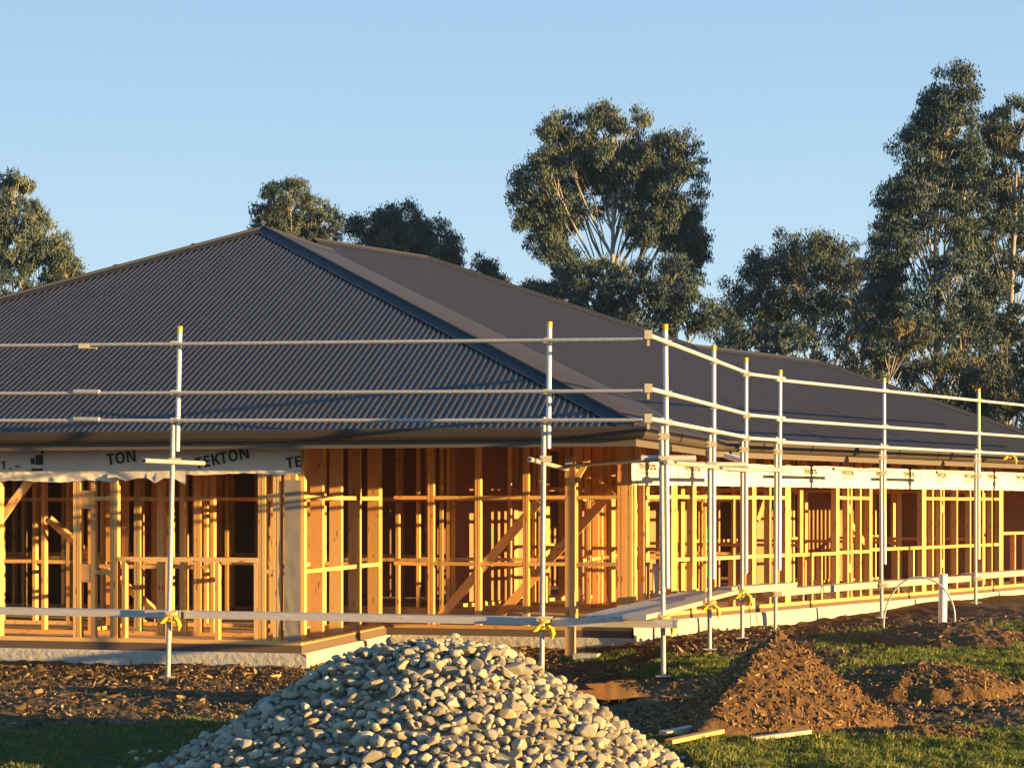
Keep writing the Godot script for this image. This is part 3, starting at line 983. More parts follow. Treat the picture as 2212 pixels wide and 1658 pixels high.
func build_walls() -> void:
	var k1 := Vector2(-2.29, 20.09)
	var kb := Vector2(-1.57, 23.07)
	var b0 := Vector2(1.45, 22.37)
	var fo := -FRONT_IN
	# front wall of the left wing
	var st := [[0.06, 0.135], [0.235, 0.09], [0.41, 0.09], [2.155, 0.09], [2.43, 0.045], [2.60, 0.09], [3.58, 0.09],
		[2.06, 0.045, 0.28, 1.13], [1.54, 0.045, 0.28, 1.13], [0.955, 0.045, 0.28, 1.13], [0.50, 0.045, 0.28, 1.13],
		[4.2, 0.045], [4.8, 0.045], [5.4, 0.045], [6.0, 0.045], [6.6, 0.045], [7.2, 0.045], [7.8, 0.045], [8.4, 0.045], [9.0, 0.045], [9.55, 0.045]]
	var w := wall("front_wall_frame", k1, LEFT, fo, FLOOR_Y, 0.0, 9.6, st, [[1.83, 2.245, 2.43], [1.01, 2.245, 2.43], [1.85, 0.325, 0.41], [1.03, 0.325, 0.41], [1.82, 2.475, 2.60, 0.2], [1.0, 2.475, 2.60, 0.2], [1.85, 3.67, 9.5], [1.03, 3.67, 9.5], [0.42, 3.67, 3.7]])
	timber(w, "window_sill", pl(k1 + LEFT * 0.50 + FRONT_IN * 0.045, 1.157), pl(k1 + LEFT * 2.155 + FRONT_IN * 0.045, 1.157), Vector3.UP, 0.05, 0.094)
	timber(w, "lintel", pl(k1 + LEFT * 0.50 + FRONT_IN * 0.045, 2.21), pl(k1 + LEFT * 2.155 + FRONT_IN * 0.045, 2.21), Vector3.UP, 0.19, 0.086)
	timber(w, "lintel", pl(k1 + LEFT * 2.69 + FRONT_IN * 0.045, 2.16), pl(k1 + LEFT * 3.58 + FRONT_IN * 0.045, 2.16), Vector3.UP, 0.19, 0.086)
	timber(w, "brace", pl(k1 + LEFT * 3.70 + FRONT_IN * 0.16, 1.55), pl(k1 + LEFT * 3.12 + FRONT_IN * 0.16, 2.25), dir3(LEFT), 0.09, 0.04)
	# side wall of the recess: deep studs seen face on
	var sd := (kb - k1).normalized()
	var so := Vector2(sd.y, -sd.x)
	w = wall("recess_side_frame", k1, sd, so, FLOOR_Y, 0.09, 3.0, [[0.10, 0.09], [0.70, 0.07], [1.35, 0.07], [2.03, 0.07], [2.78, 0.135]], [[1.84, 0.19, 2.78], [1.03, 0.19, 2.78]], 0.15)
	# back wall of the recess
	wall("recess_back_frame", b0, LEFT, fo, FLOOR_Y, 0.0, 3.0, [[0.0, 0.18], [0.68, 0.045], [1.28, 0.075], [1.885, 0.075], [2.488, 0.075]], [[1.85, 0.18, 3.0], [1.035, 0.18, 3.0]])
	# right wall
	var rs := [[0.06, 0.045], [0.255, 0.045], [0.86, 0.135], [1.335, 0.1], [2.79, 0.1], [3.235, 0.045], [3.65, 0.15], [5.08, 0.09], [5.41, 0.045], [5.51, 0.045], [5.79, 0.045], [6.08, 0.09],
		[4.13, 0.035, 0.43, 1.05], [4.38, 0.035, 0.43, 1.05], [4.65, 0.035, 0.43, 1.05], [2.32, 0.045, 0.43, 1.055], [1.86, 0.045, 0.43, 1.055], [6.98, 0.045, 0.43, 1.08], [7.49, 0.045, 0.43, 1.08],
		[7.79, 0.135], [8.15, 0.04], [8.43, 0.04], [8.53, 0.04], [9.01, 0.04], [9.50, 0.04], [9.98, 0.04], [10.33, 0.04], [10.63, 0.16], [11.25, 0.045, 0.43, 1.27], [11.75, 0.045, 0.43, 1.27], [12.3, 0.09], [12.9, 0.045], [13.4, 0.045]]
	w = wall("right_wall_frame", b0, RIGHT, RIGHT_OUT, RIGHT_FLOOR_Y, 0.0, 13.6, rs, [[1.86, 0.3, 3.65], [1.077, 0.995, 3.65], [1.86, 5.17, 6.08], [1.08, 5.17, 6.08], [1.70, 5.455, 5.51, 0.12], [0.85, 5.455, 5.51, 0.12], [1.70, 8.47, 8.53, 0.12], [0.85, 8.47, 8.53, 0.12], [1.86, 7.925, 10.63], [1.108, 7.925, 10.63]], 0.09, 2.22)
	for s in [[3.80, 5.08, 1.074], [6.17, 7.79, 1.106], [10.79, 12.3, 1.29]]:
		timber(w, "window_sill", pl(b0 + RIGHT * s[0] - RIGHT_OUT * 0.045, s[2]), pl(b0 + RIGHT * s[1] - RIGHT_OUT * 0.045, s[2]), Vector3.UP, 0.045, 0.094)
		timber(w, "lintel", pl(b0 + RIGHT * s[0] - RIGHT_OUT * 0.045, 2.14), pl(b0 + RIGHT * s[1] - RIGHT_OUT * 0.045, 2.14), Vector3.UP, 0.19, 0.086)
	timber(w, "brace", pl(b0 + RIGHT * 0.36 - RIGHT_OUT * 0.15, 1.0), pl(b0 + RIGHT * 0.58 - RIGHT_OUT * 0.15, 2.2), dir3(RIGHT), 0.06, 0.04)
	timber(w, "brace", pl(b0 + RIGHT * 3.9 - RIGHT_OUT * 0.6, 1.55), pl(b0 + RIGHT * 4.35 - RIGHT_OUT * 0.6, 2.2), dir3(RIGHT), 0.09, 0.04)
	timber(w, "brace", pl(b0 + RIGHT * 6.25 - RIGHT_OUT * 0.5, 1.6), pl(b0 + RIGHT * 6.9 - RIGHT_OUT * 0.5, 1.15), dir3(RIGHT), 0.09, 0.04)
	# props inside the recess wall
	w = holder(house, "brace_props")
	var props := w
	timber(w, "brace", pl(Vector2(-0.98, 23.3), 0.26), pl(Vector2(0.33, 23.0), 1.80), dir3(LEFT), 0.11, 0.045)
	timber(w, "brace", pl(Vector2(-0.25, 23.5), 0.26), pl(Vector2(1.25, 23.1), 1.93), dir3(LEFT), 0.11, 0.045)
	# inner frames
	var rows2 := func(a: float, b: float, y: float) -> Array: return [[y + 1.6, a, b], [y + 0.8, a, b]]
	var ip := k1 + FRONT_IN * 1.1
	wall("inner_wall_frame", ip, LEFT, fo, FLOOR_Y, 0.6, 9.4, [[1.46, 0.045], [1.62, 0.09], [1.82, 0.06], [2.09, 0.08], [2.38, 0.08], [3.0, 0.045], [3.6, 0.045], [4.2, 0.045], [4.8, 0.045], [5.4, 0.045], [6.0, 0.045], [7.0, 0.045], [8.0, 0.045]], rows2.call(1.46, 2.9, FLOOR_Y))
	timber(props, "brace", pl(k1 + LEFT * 3.45 + FRONT_IN * 0.9, 1.60), pl(k1 + LEFT * 2.55 + FRONT_IN * 2.2, 0.35), dir3(LEFT), 0.10, 0.045)
	ip = k1 + FRONT_IN * 4.4 + LEFT * 0.0
	deep_wall("inner_wall_frame", ip, LEFT, fo, FLOOR_Y, -0.6, 9.0, every(-0.4, 9.0, 0.6), rows2.call(-0.4, 9.0, FLOOR_Y))
	var side_o := Vector2(0.9744, -0.2250)
	ip = k1 + FRONT_IN * 2.7
	deep_wall("inner_wall_frame", ip, LEFT, fo, FLOOR_Y, 0.2, 9.0, every(0.25, 1.4, 0.4) + every(2.2, 9.0, 0.47), rows2.call(0.25, 8.9, FLOOR_Y))
	ip = k1 + FRONT_IN * 6.4
	deep_wall("inner_wall_frame", ip, LEFT, fo, FLOOR_Y, -0.6, 9.0, every(-0.5, 9.0, 0.43), rows2.call(-0.5, 8.9, FLOOR_Y))
	ip = k1 + LEFT * 0.75 + FRONT_IN * 1.25
	deep_wall("inner_wall_frame", ip, FRONT_IN, side_o, FLOOR_Y, 0.0, 1.3, every(0.05, 1.3, 0.4), rows2.call(0.05, 1.25, FLOOR_Y))
	ip = b0 + FRONT_IN * 1.8
	deep_wall("inner_wall_frame", ip, LEFT, fo, FLOOR_Y, 1.5, 3.3, every(1.5, 3.3, 0.42), rows2.call(1.5, 3.2, FLOOR_Y))
	ip = k1 + LEFT * 3.2 + FRONT_IN * 1.2
	deep_wall("inner_wall_frame", ip, FRONT_IN, side_o, FLOOR_Y, 0.0, 5.0, every(0.0, 5.0, 0.45), rows2.call(0.0, 4.9, FLOOR_Y))
	ip = b0 + FRONT_IN * 3.2
	deep_wall("inner_wall_frame", ip, LEFT, fo, FLOOR_Y, -0.6, 4.6, every(-0.5, 4.6, 0.48), rows2.call(-0.5, 4.5, FLOOR_Y))
	ip = b0 + FRONT_IN * 5.6
	deep_wall("inner_wall_frame", ip, LEFT, fo, FLOOR_Y, -1.0, 5.4, every(-0.8, 5.4, 0.6), rows2.call(-0.8, 5.3, FLOOR_Y))
	ip = b0 + LEFT * 0.9 + FRONT_IN * 1.5
	deep_wall("inner_wall_frame", ip, FRONT_IN, side_o, FLOOR_Y, 0.0, 4.5, every(0.0, 4.5, 0.6), rows2.call(0.0, 4.4, FLOOR_Y))
	ip = b0 - RIGHT_OUT * 3.3
	deep_wall("inner_wall_frame", ip, RIGHT, RIGHT_OUT, RIGHT_FLOOR_Y, 0.6, 13.0, every(0.6, 13.0, 0.6), rows2.call(0.6, 12.9, RIGHT_FLOOR_Y), 0.09, 2.2)
	for pr in [[0.5, 2.2], [3.0, 3.9], [4.9, 6.4], [7.8, 9.4], [9.9, 11.6]]:
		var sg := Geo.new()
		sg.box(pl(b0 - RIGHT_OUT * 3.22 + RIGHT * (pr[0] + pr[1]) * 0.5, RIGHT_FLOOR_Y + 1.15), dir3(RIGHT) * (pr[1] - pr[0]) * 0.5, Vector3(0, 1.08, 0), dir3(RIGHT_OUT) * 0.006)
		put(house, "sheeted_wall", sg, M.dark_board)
	for k in 4:
		ip = b0 + RIGHT * (1.7 + 3.05 * k) - RIGHT_OUT * 0.25
		deep_wall("inner_wall_frame", ip, -RIGHT_OUT, RIGHT, RIGHT_FLOOR_Y, 0.0, 3.0, every(0.1, 3.0, 0.55), rows2.call(0.1, 2.9, RIGHT_FLOOR_Y), 0.09, 2.2)
	# sheeted outer walls on the far sides
	var bg := Geo.new()
	var l0 := k1 + LEFT * 9.6
	var far := b0 + RIGHT * 13.6
	var back := [l0, l0 + FRONT_IN * 9.0, k1 + FRONT_IN * 9.0 + LEFT * 0.5, b0 - RIGHT_OUT * 6.3, far - RIGHT_OUT * 6.3, far]
	for k in back.size() - 1:
		var a: Vector2 = back[k]
		var b: Vector2 = back[k + 1]
		var t := (b - a).normalized()
		var g := Geo.new()
		var o := Vector2(-t.y, t.x)
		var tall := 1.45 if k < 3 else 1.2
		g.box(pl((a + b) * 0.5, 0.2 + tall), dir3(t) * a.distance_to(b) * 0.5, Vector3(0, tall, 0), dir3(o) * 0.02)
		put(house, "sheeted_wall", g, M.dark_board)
	# ceiling ties under the roof
	w = holder(house, "roof_trusses")
	for k in 15:
		var p := CORNER + LEFT * (0.6 + 0.85 * k) + FRONT_IN * 0.62
		timber(w, "tie", pl(p, 2.70), pl(p + FRONT_IN * 9.0, 2.70), Vector3.UP, 0.09, 0.045)
		var reach: float = minf(minf(0.6 + 0.85 * k, 13.7 - 0.6 - 0.85 * k), 6.2)
		if reach > 1.0:
			timber(w, "rafter", pl(p - FRONT_IN * 0.57, 2.44), pl(p + FRONT_IN * (reach - 0.62), 2.44 + (reach - 0.05) * 0.492), Vector3.UP, 0.09, 0.045)
	for k in 15:
		var p := b0 + RIGHT * (0.4 + 0.85 * k) - RIGHT_OUT * 0.15
		timber(w, "tie", pl(p, 2.66), pl(p - RIGHT_OUT * 6.6, 2.66), Vector3.UP, 0.09, 0.045)
	# building wrap
	var low_l := func(u: float) -> float: return 2.02 + 0.075 * smoothstep(2.25, 1.9, u) - 0.01 * sin(u * 7.0) + 0.012 * noise.get_noise_1d(u * 6.0)
	var wp := wrap_sheet("building_wrap", k1, LEFT, fo, -0.005, 9.6, low_l, func(u: float) -> float: return 2.47 + 0.0 * u, "white printed wrap stapled over the front lintel, creased and ragged below", 0.016)
	lettering(wp, "TEKTON", k1, LEFT, fo, 0.90, 2.27, 0.122, 0.19, 0.032)
	lettering(wp, "TON", k1, LEFT, fo, 2.085, 2.28, 0.125, 0.13, 0.032)
	lettering(wp, "TE", k1, LEFT, fo, 0.07, 2.22, 0.12, 0.14, 0.036)
	lettering(wp, "1 . ~", k1, LEFT, fo, 3.44, 2.20, 0.09, -0.1, 0.032)
	var eg := Geo.new()
	var ew := func(u: float, y: float, o: float) -> Vector3: return pl(k1 + LEFT * u + fo * o, y)
	eg.box(ew.call(3.085, 2.265, 0.03), dir3(LEFT) * 0.045, Vector3(0, 0.055, 0), dir3(fo) * 0.002)
	eg.box(ew.call(3.165, 2.25, 0.03), dir3(LEFT) * 0.022, Vector3(0, 0.035, 0), dir3(fo) * 0.002)
	eg.box(ew.call(3.05, 2.37, 0.03), dir3(LEFT) * 0.013, Vector3(0, 0.035, 0), dir3(fo) * 0.002)
	eg.box(ew.call(3.11, 2.155, 0.03), dir3(LEFT) * 0.07, Vector3(0, 0.014, 0), dir3(fo) * 0.002)
	put(wp, "printed_emblem", eg, M.ink)
	# torn flap under the wrap and the strip hanging on the corner stud
	var tg := Geo.new()
	for k in 9:
		var u := 2.25 - 0.115 * k
		tg.vert(pl(k1 + LEFT * u + fo * 0.03, 2.10 + 0.006 * k), dir3(fo))
		tg.vert(pl(k1 + LEFT * u + fo * (0.05 + 0.03 * sin(k * 1.3)), 2.055 - 0.03 * (k % 3) * (k / 8.0) + 0.02 * sin(k * 2.1)), (dir3(fo) + Vector3(0, 0.3 * sin(k * 1.7), 0)).normalized())
	for k in 8:
		tg.tri(2 * k, 2 * k + 1, 2 * k + 3)
		tg.tri(2 * k, 2 * k + 3, 2 * k + 2)
	put(house, "torn_wrap_flap", tg, M.wrap)
	wrap_sheet("wrap_strip", k1, LEFT, fo, 0.0, 0.19, func(u: float) -> float: return 0.29 + 0.02 * sin(u * 40.0), func(u: float) -> float: return 2.03 + 0.0 * u, "wrap strip hanging down the corner stud", 0.006)
	(house.get_node("wrap_strip") as MeshInstance3D).material_override = M.grey_wrap
	var low_r := func(u: float) -> float: return 2.005 + 0.006 * noise.get_noise_1d(u * 5.0)
	var edges := [-0.02, 0.10, 0.99, 4.66, 7.70, 10.56, 13.6]
	var sheets := []
	for k in edges.size() - 1:
		var y_top := 2.285 + 0.006 * k
		sheets.append(wrap_sheet("building_wrap", b0, RIGHT, RIGHT_OUT, edges[k] + (0.012 if k else 0.0), edges[k + 1], low_r, func(u: float) -> float: return y_top + 0.006 * sin(u * 3.0), "", 0.007))
	for u in [0.31, 1.3, 2.28, 3.32, 4.3, 5.37, 6.4, 7.3, 8.4, 9.38, 10.3, 11.42, 12.4]:
		var s := 0
		while s < edges.size() - 2 and u > edges[s + 1]:
			s += 1
		lettering(sheets[s], "TEKTON", b0, RIGHT, RIGHT_OUT, u, 2.225, 0.07, -0.03 + 0.02 * sin(u * 9.0), 0.024)
		var ug := Geo.new()
		ug.box(pl(b0 + RIGHT * u + RIGHT_OUT * 0.022, 2.145), dir3(RIGHT) * 0.15, Vector3(0, 0.006, 0), dir3(RIGHT_OUT) * 0.001)
		put(sheets[s], "printed_line", ug, M.ink)


# ------------------------------------------------------------------ scaffold
func build_scaffold() -> void:
	var posts := [Vector2(-3.44, 18.7), Vector2(0.307, 17.8), Vector2(1.47, 17.93), Vector2(2.168, 20.2), Vector2(2.76, 22.1), Vector2(3.28, 22.94), Vector2(5.07, 25.35), Vector2(6.95, 27.7), Vector2(8.85, 30.08)]
	var tops := [3.56, 3.517, 3.505, 3.50, 3.515, 3.43, 3.50, 3.50, 3.50]
	var lean := [0.05, 0.02, -0.02, 0.0, 0.0, 0.01, -0.01, 0.0, 0.0]
	var front := thing("scaffold", pl(posts[0], 0), "front scaffold run of steel poles, three guard rails and a plank before the house", "scaffold", "scaffolding around the house")
	var side := thing("scaffold", pl(posts[3], 0), "right-hand scaffold run of poles and rails going back along the long right wall", "scaffold", "scaffolding around the house")
	for k in posts.size():
		var par: Node3D = front if k < 2 else side
		var p: Vector2 = posts[k]
		var y0 := ground_height(p.x, p.y) - 0.12
		var l: float = lean[k]
		var at := func(y: float, dx := 0.0) -> Vector3: return pl(p + Vector2(l * (y - 1.2) / 2.4 + dx, 0.0), y)
		var low := Geo.new()
		low.pipe(at.call(y0, -0.012), at.call(2.60, -0.012), 0.025, 12)
		var o := put(par, "standard", low, M.galv)
		var up := Geo.new()
		up.pipe(at.call(2.3 if k < 2 else 0.95, 0.034), at.call(tops[k] - 0.05, 0.034), 0.025, 12)
		put(o, "upper_tube", up, M.alloy)
		var cp := Geo.new()
		cp.pipe(at.call(tops[k] - 0.055, 0.034), at.call(tops[k], 0.034), 0.0265, 12)
		put(o, "cap", cp, M.yellow)
		var bs := Geo.new()
		var gy := ground_height(p.x, p.y) + 0.03
		bs.box(at.call(gy, -0.012), Vector3(0.075, 0, 0), Vector3(0, 0.004, 0), Vector3(0, 0, 0.075))
		bs.pipe(at.call(gy, -0.012), at.call(gy + 0.2, -0.012), 0.019, 8)
		put(o, "base_plate", bs, M.galv)
		for y in ([2.2, 0.66] if k < 2 else [2.42, 2.2, 0.66]):
			var cg := Geo.new()
			cg.box(at.call(y, 0.01), Vector3(0.055, 0, 0), Vector3(0, 0.03, 0), Vector3(0, 0, 0.038))
			cg.pipe(at.call(y, 0.0) + Vector3(-0.02, 0, 0.03), at.call(y, 0.0) + Vector3(-0.02, 0, 0.07), 0.01, 6)
			put(o, "coupler", cg, M.coupler)
	# guard rails
	var df: Vector2 = (posts[1] - posts[0]).normalized()
	var fl: Vector2 = posts[0] - df * 3.2 + Vector2(0.02, -0.055)
	var fr: Vector2 = posts[1] + df * 0.95 + Vector2(0, -0.055)
	for h in [[3.385, 3.335], [2.892, 2.846], [2.612, 2.570]]:
		var g := Geo.new()
		g.pipe(pl(fl, h[0] + 0.028), pl(fr, h[1] - 0.012), 0.020, 10)
		var rail := put(front, "guard_rail", g, M.galv)
		var sg := Geo.new()
		var q: Vector2 = posts[0] - df * 0.92 + Vector2(0, -0.055)
		if h[0] < 3.0:
			sg.pipe(pl(q - df * 0.14, h[0] + 0.018), pl(q + df * 0.14, h[0] + 0.012), 0.028, 10)
			put(rail, "sleeve", sg, M.galv)
		else:
			sg.box(pl(q - df * 0.03, h[0] - 0.012), dir3(df) * 0.055, Vector3(0, 0.022, 0), Vector3(0, 0, 0.03))
			sg.pipe(pl(q + df * 0.0, h[0] - 0.03), pl(q + df * 0.11, h[0] - 0.035), 0.012, 6)
			put(rail, "clamp", sg, M.coupler)
		for k in 2:
			var cg := Geo.new()
			cg.box(pl(posts[k] + Vector2(0.03, -0.03), h[k] - 0.002), Vector3(0.034, 0, 0), Vector3(0, 0.024, 0), Vector3(0, 0, 0.036))
			put(rail, "coupler", cg, M.galv)
	var ds: Vector2 = (posts[3] - posts[2]).normalized()
	var dr: Vector2 = (posts[7] - posts[6]).normalized()
	for h in [3.339, 2.849, 2.573]:
		var pts := [posts[2] - ds * 0.98, posts[2], posts[3], posts[4] + ds * 0.1]
		var ofs := Vector2(0.055, -0.02)
		var g := Geo.new()
		g.pipe(pl(pts[0] + ofs, h - 0.02), pl(pts[3] + ofs, h - 0.01), 0.021, 10)
		var rail := put(side, "guard_rail", g, M.alloy)
		var cl := Geo.new()
		var e: Vector2 = pts[0] + ofs
		cl.box(pl(e + ds * 0.05, h - 0.02), Vector3(0.035, 0, 0), Vector3(0, 0.04, 0), Vector3(0, 0, 0.05))
		cl.box(pl(e + ds * 0.06, h - 0.085), Vector3(0.012, 0, 0), Vector3(0, 0.035, 0), Vector3(0, 0, 0.012))
		put(rail, "end_clamp", cl, M.coupler)
		var jn := Geo.new()
		jn.box(pl(posts[4] - ds * 0.12 + ofs, h - 0.03), Vector3(0.04, 0, 0), Vector3(0, 0.03, 0), Vector3(0, 0, 0.05))
		put(rail, "clamp", jn, M.coupler)
		var g2 := Geo.new()
		var o2 := Vector2(0.04, -0.035)
		g2.pipe(pl(posts[4] + o2 - dr * 0.12, h - 0.015), pl(posts[5] + o2 + dr * 0.1, h - 0.012), 0.020, 10)
		put(side, "guard_rail", g2, M.alloy)
		var g3 := Geo.new()
		g3.pipe(pl(posts[5] + o2 - dr * 0.1, h - 0.036), pl(posts[8] + o2 + dr * 0.4, h - 0.02), 0.020, 10)
		var r3 := put(side, "guard_rail", g3, M.alloy)
		for k in [2, 3, 4, 5, 6, 7, 8]:
			var cg := Geo.new()
			cg.box(pl(posts[k] + Vector2(0.035, -0.02), h - 0.018), Vector3(0.042, 0, 0), Vector3(0, 0.028, 0), Vector3(0, 0, 0.036))
			put(rail if k < 5 else r3, "coupler", cg, M.galv)
	# short transoms towards the frame, and ledgers on the right run
	var tf := func(par: Node, a: Vector2, b: Vector2, y: float, y2: float) -> void:
		var g := Geo.new()
		g.pipe(pl(a, y), pl(b, y2), 0.024, 10)
		put(par, "transom", g, M.galv)
		var pg := Geo.new()
		pg.pipe(pl(a - (b - a).normalized() * 0.002, y), pl(a, y), 0.018, 10)
		put(par, "tube_bore", pg, M.ink)
	tf.call(front, Vector2(posts[0].x - 0.15, 18.05), Vector2(-3.2, 19.2), 2.19, 2.19)
	tf.call(front, Vector2(posts[1].x - 0.14, 17.55), Vector2(0.62, 20.85), 2.19, 2.16)
	var lg := func(a: Vector2, b: Vector2, y: float, r: float, m: Material) -> void:
		var g := Geo.new()
		g.pipe(pl(a, y), pl(b, y), r, 10)
		put(side, "ledger", g, m)
	lg.call(Vector2(0.72, 20.83), Vector2(1.52, 18.02), 2.205, 0.022, M.galv)
	lg.call(posts[2] + Vector2(-0.22, 0.05), posts[2] + Vector2(0.32, 0.12), 2.21, 0.034, M.galv)
	lg.call(posts[2] + Vector2(0.06, 0.02) - ds * 0.2, posts[4] + Vector2(0.06, 0) + ds * 0.1, 2.17, 0.024, M.galv)
	lg.call(posts[3] + Vector2(-0.25, -0.05), posts[3] + Vector2(0.4, 0.1), 2.2, 0.03, M.galv)
	lg.call(posts[4] + Vector2(-0.1, -0.06), posts[5] + dr * 0.35 + Vector2(0, -0.06), 2.19, 0.026, M.galv)
	lg.call(posts[6] - dr * 1.35 + Vector2(0, 0.05), posts[6] + dr * 0.35 + Vector2(0, 0.05), 2.235, 0.024, M.galv)
	lg.call(posts[7] - dr * 1.3 + Vector2(0, 0.05), posts[7] + dr * 0.1 + Vector2(0, 0.05), 2.235, 0.024, M.galv)
	# planks
	var plank := func(a: Vector2, b: Vector2, y: float, y2: float, w: float, h: float, mat: Material, label: String) -> void:
		var base := pl((a + b) * 0.5, minf(y, y2) - h * 0.5)
		var o := thing("scaffold_plank", base, label, "plank", "planks lying on the scaffold")
		var d := (b - a).normalized()
		var m := timber(o, "board", pl(a, y), pl(b, y2), dir3(Vector2(d.y, -d.x)), w, h, mat)
		for k in [0, 1]:
			var e: Vector2 = [a, b][k]
			var ye: float = [y, y2][k]
			var s := -1.0 if k == 0 else 1.0
			timber(o, "end_band", pl(e + d * s * 0.001, ye), pl(e + d * s * -0.03, ye), dir3(Vector2(d.y, -d.x)), w + 0.004, h + 0.004, M.galv)
	var pin := Vector2(df.y, -df.x) * -0.19
	plank.call(posts[0] - df * 3.4 + pin, posts[0] + df * 0.06 + pin, 0.66, 0.645, 0.225, 0.07, M.grey_wood, "long grey plank on the front scaffold, left of the leftmost pole")
	plank.call(posts[0] + df * 0.10 + pin, posts[1] + df * 0.02 + pin, 0.645, 0.632, 0.225, 0.07, M.grey_wood, "long grey plank between the two front scaffold poles")
	plank.call(posts[1] + df * 0.06 + pin, posts[1] + df * 1.28 + pin, 0.625, 0.62, 0.225, 0.068, M.grey_wood, "short grey plank running past the scaffold corner above the slab corner")
	var sin_ := Vector2(-ds.y, ds.x)
	plank.call(posts[2] - ds * 0.55 + sin_ * 0.16, posts[3] + sin_ * 0.16 - ds * 0.2, 0.70, 0.70, 0.225, 0.045, M.pink_wood, "pale plank along the corner scaffold, outer one at its near end")
	plank.call(posts[2] - ds * 0.5 + sin_ * 0.40, posts[4] + sin_ * 0.40, 0.675, 0.69, 0.225, 0.045, M.grey_wood, "grey plank along the corner scaffold, middle one of three")
	plank.call(posts[2] - ds * 0.1 + sin_ * 0.64, posts[4] + sin_ * 0.64 + ds * 0.3, 0.672, 0.692, 0.225, 0.045, M.grey_wood, "grey plank along the corner scaffold, nearest the frame")
	plank.call(posts[3] - ds * 0.1 + sin_ * 0.15, posts[4] + sin_ * 0.15 + ds * 0.05, 0.725, 0.725, 0.225, 0.045, M.pink_wood, "pale plank along the corner scaffold, outer one at its far end")
	var rin := Vector2(-dr.y, dr.x) * 0.15
	plank.call(posts[4] + rin - dr * 0.2, posts[5] + rin + dr * 0.55, 0.74, 0.735, 0.225, 0.085, M.pink_wood, "short pinkish plank where the scaffold bends to follow the right wall")
	plank.call(posts[5] + rin + dr * 0.1, posts[6] + rin - dr * 0.06, 0.665, 0.668, 0.225, 0.085, M.pink_wood, "pinkish plank on the right scaffold between the two poles before the blue bag")
	plank.call(posts[6] + rin + dr * 0.04, posts[7] + rin - dr * 0.1, 0.665, 0.665, 0.225, 0.085, M.pink_wood, "pinkish plank on the right scaffold behind the white standpipe")
	plank.call(posts[7] + rin + dr * 0.04, posts[8] + rin, 0.69, 0.69, 0.225, 0.085, M.pink_wood, "pinkish plank on the right scaffold at the far end, past the last pole in view")
	# yellow ties
	var ties := [[posts[0], 0.62, "yellow plastic tie knotted round the leftmost scaffold pole"], [posts[1], 0.60, "yellow plastic tie on the front pole behind the stone pile"], [posts[2], 0.63, "yellow plastic tie on the corner pole above the slab corner"], [posts[3], 0.66, "bulky yellow tie with a tag on the second pole of the right run"], [posts[4], 0.70, "yellow tie on the third pole of the right run, hanging below the plank"], [posts[7] + Vector2(0.75, 0.95), 2.52, "yellow tag fluttering on the lowest rail at the right edge"]]
	for k in ties.size():
		var p: Vector2 = ties[k][0]
		var y: float = ties[k][1]
		var c := pl(p, y)
		var g := Geo.new()
		var rr := RandomNumberGenerator.new()
		rr.seed = 300 + k
		var loop := PackedVector3Array()
		var rad := PackedFloat32Array()
		for s in 15:
			var a := s / 14.0 * TAU * 1.6
			loop.append(c + Vector3(cos(a) * (0.05 + 0.008 * sin(s)), 0.05 - 0.007 * s, sin(a) * 0.05))
			rad.append(0.011 + 0.006 * absf(sin(s * 1.7)))
		g.tube(loop, rad, 6)
		var tail := PackedVector3Array([c + Vector3(0.04, 0, 0.05), c + Vector3(0.075, -0.03, 0.06), c + Vector3(0.085, -0.075, 0.055), c + Vector3(0.05 + rr.randf() * 0.06, -0.13, 0.05)])
		g.tube(tail, PackedFloat32Array([0.013, 0.024, 0.028, 0.006]), 6)
		var tail2 := PackedVector3Array([c + Vector3(-0.03, 0.01, 0.05), c + Vector3(-0.07, -0.03, 0.06), c + Vector3(-0.10, -0.05, 0.055)])
		g.tube(tail2, PackedFloat32Array([0.012, 0.026, 0.012]), 6)
		own("yellow_tie", g, M.yellow, c, ties[k][2], "tie", "yellow ties on the scaffold")


# ------------------------------------------------------------------ stones
func ico(level: int) -> Dictionary:
	var t := (1.0 + sqrt(5.0)) / 2.0
	var v := []
	for p in [[-1, t, 0], [1, t, 0], [-1, -t, 0], [1, -t, 0], [0, -1, t], [0, 1, t], [0, -1, -t], [0, 1, -t], [t, 0, -1], [t, 0, 1], [-t, 0, -1], [-t, 0, 1]]:
		v.append(Vector3(p[0], p[1], p[2]).normalized())
	var f := [[0, 11, 5], [0, 5, 1], [0, 1, 7], [0, 7, 10], [0, 10, 11], [1, 5, 9], [5, 11, 4], [11, 10, 2], [10, 7, 6], [7, 1, 8], [3, 9, 4], [3, 4, 2], [3, 2, 6], [3, 6, 8], [3, 8, 9], [4, 9, 5], [2, 4, 11], [6, 2, 10], [8, 6, 7], [9, 8, 1]]
	for l in level:
		var cache := {}
		var nf := []
		for q in f:
			var m := []
			for e in [[q[0], q[1]], [q[1], q[2]], [q[2], q[0]]]:
				var key := Vector2i(mini(e[0], e[1]), maxi(e[0], e[1]))
				if not cache.has(key):
					cache[key] = v.size()
					v.append(((v[e[0]] + v[e[1]]) * 0.5).normalized())
				m.append(cache[key])
			nf.append_array([[q[0], m[0], m[2]], [q[1], m[1], m[0]], [q[2], m[2], m[1]], [m[0], m[1], m[2]]])
		f = nf
	return {"v": v, "f": f}


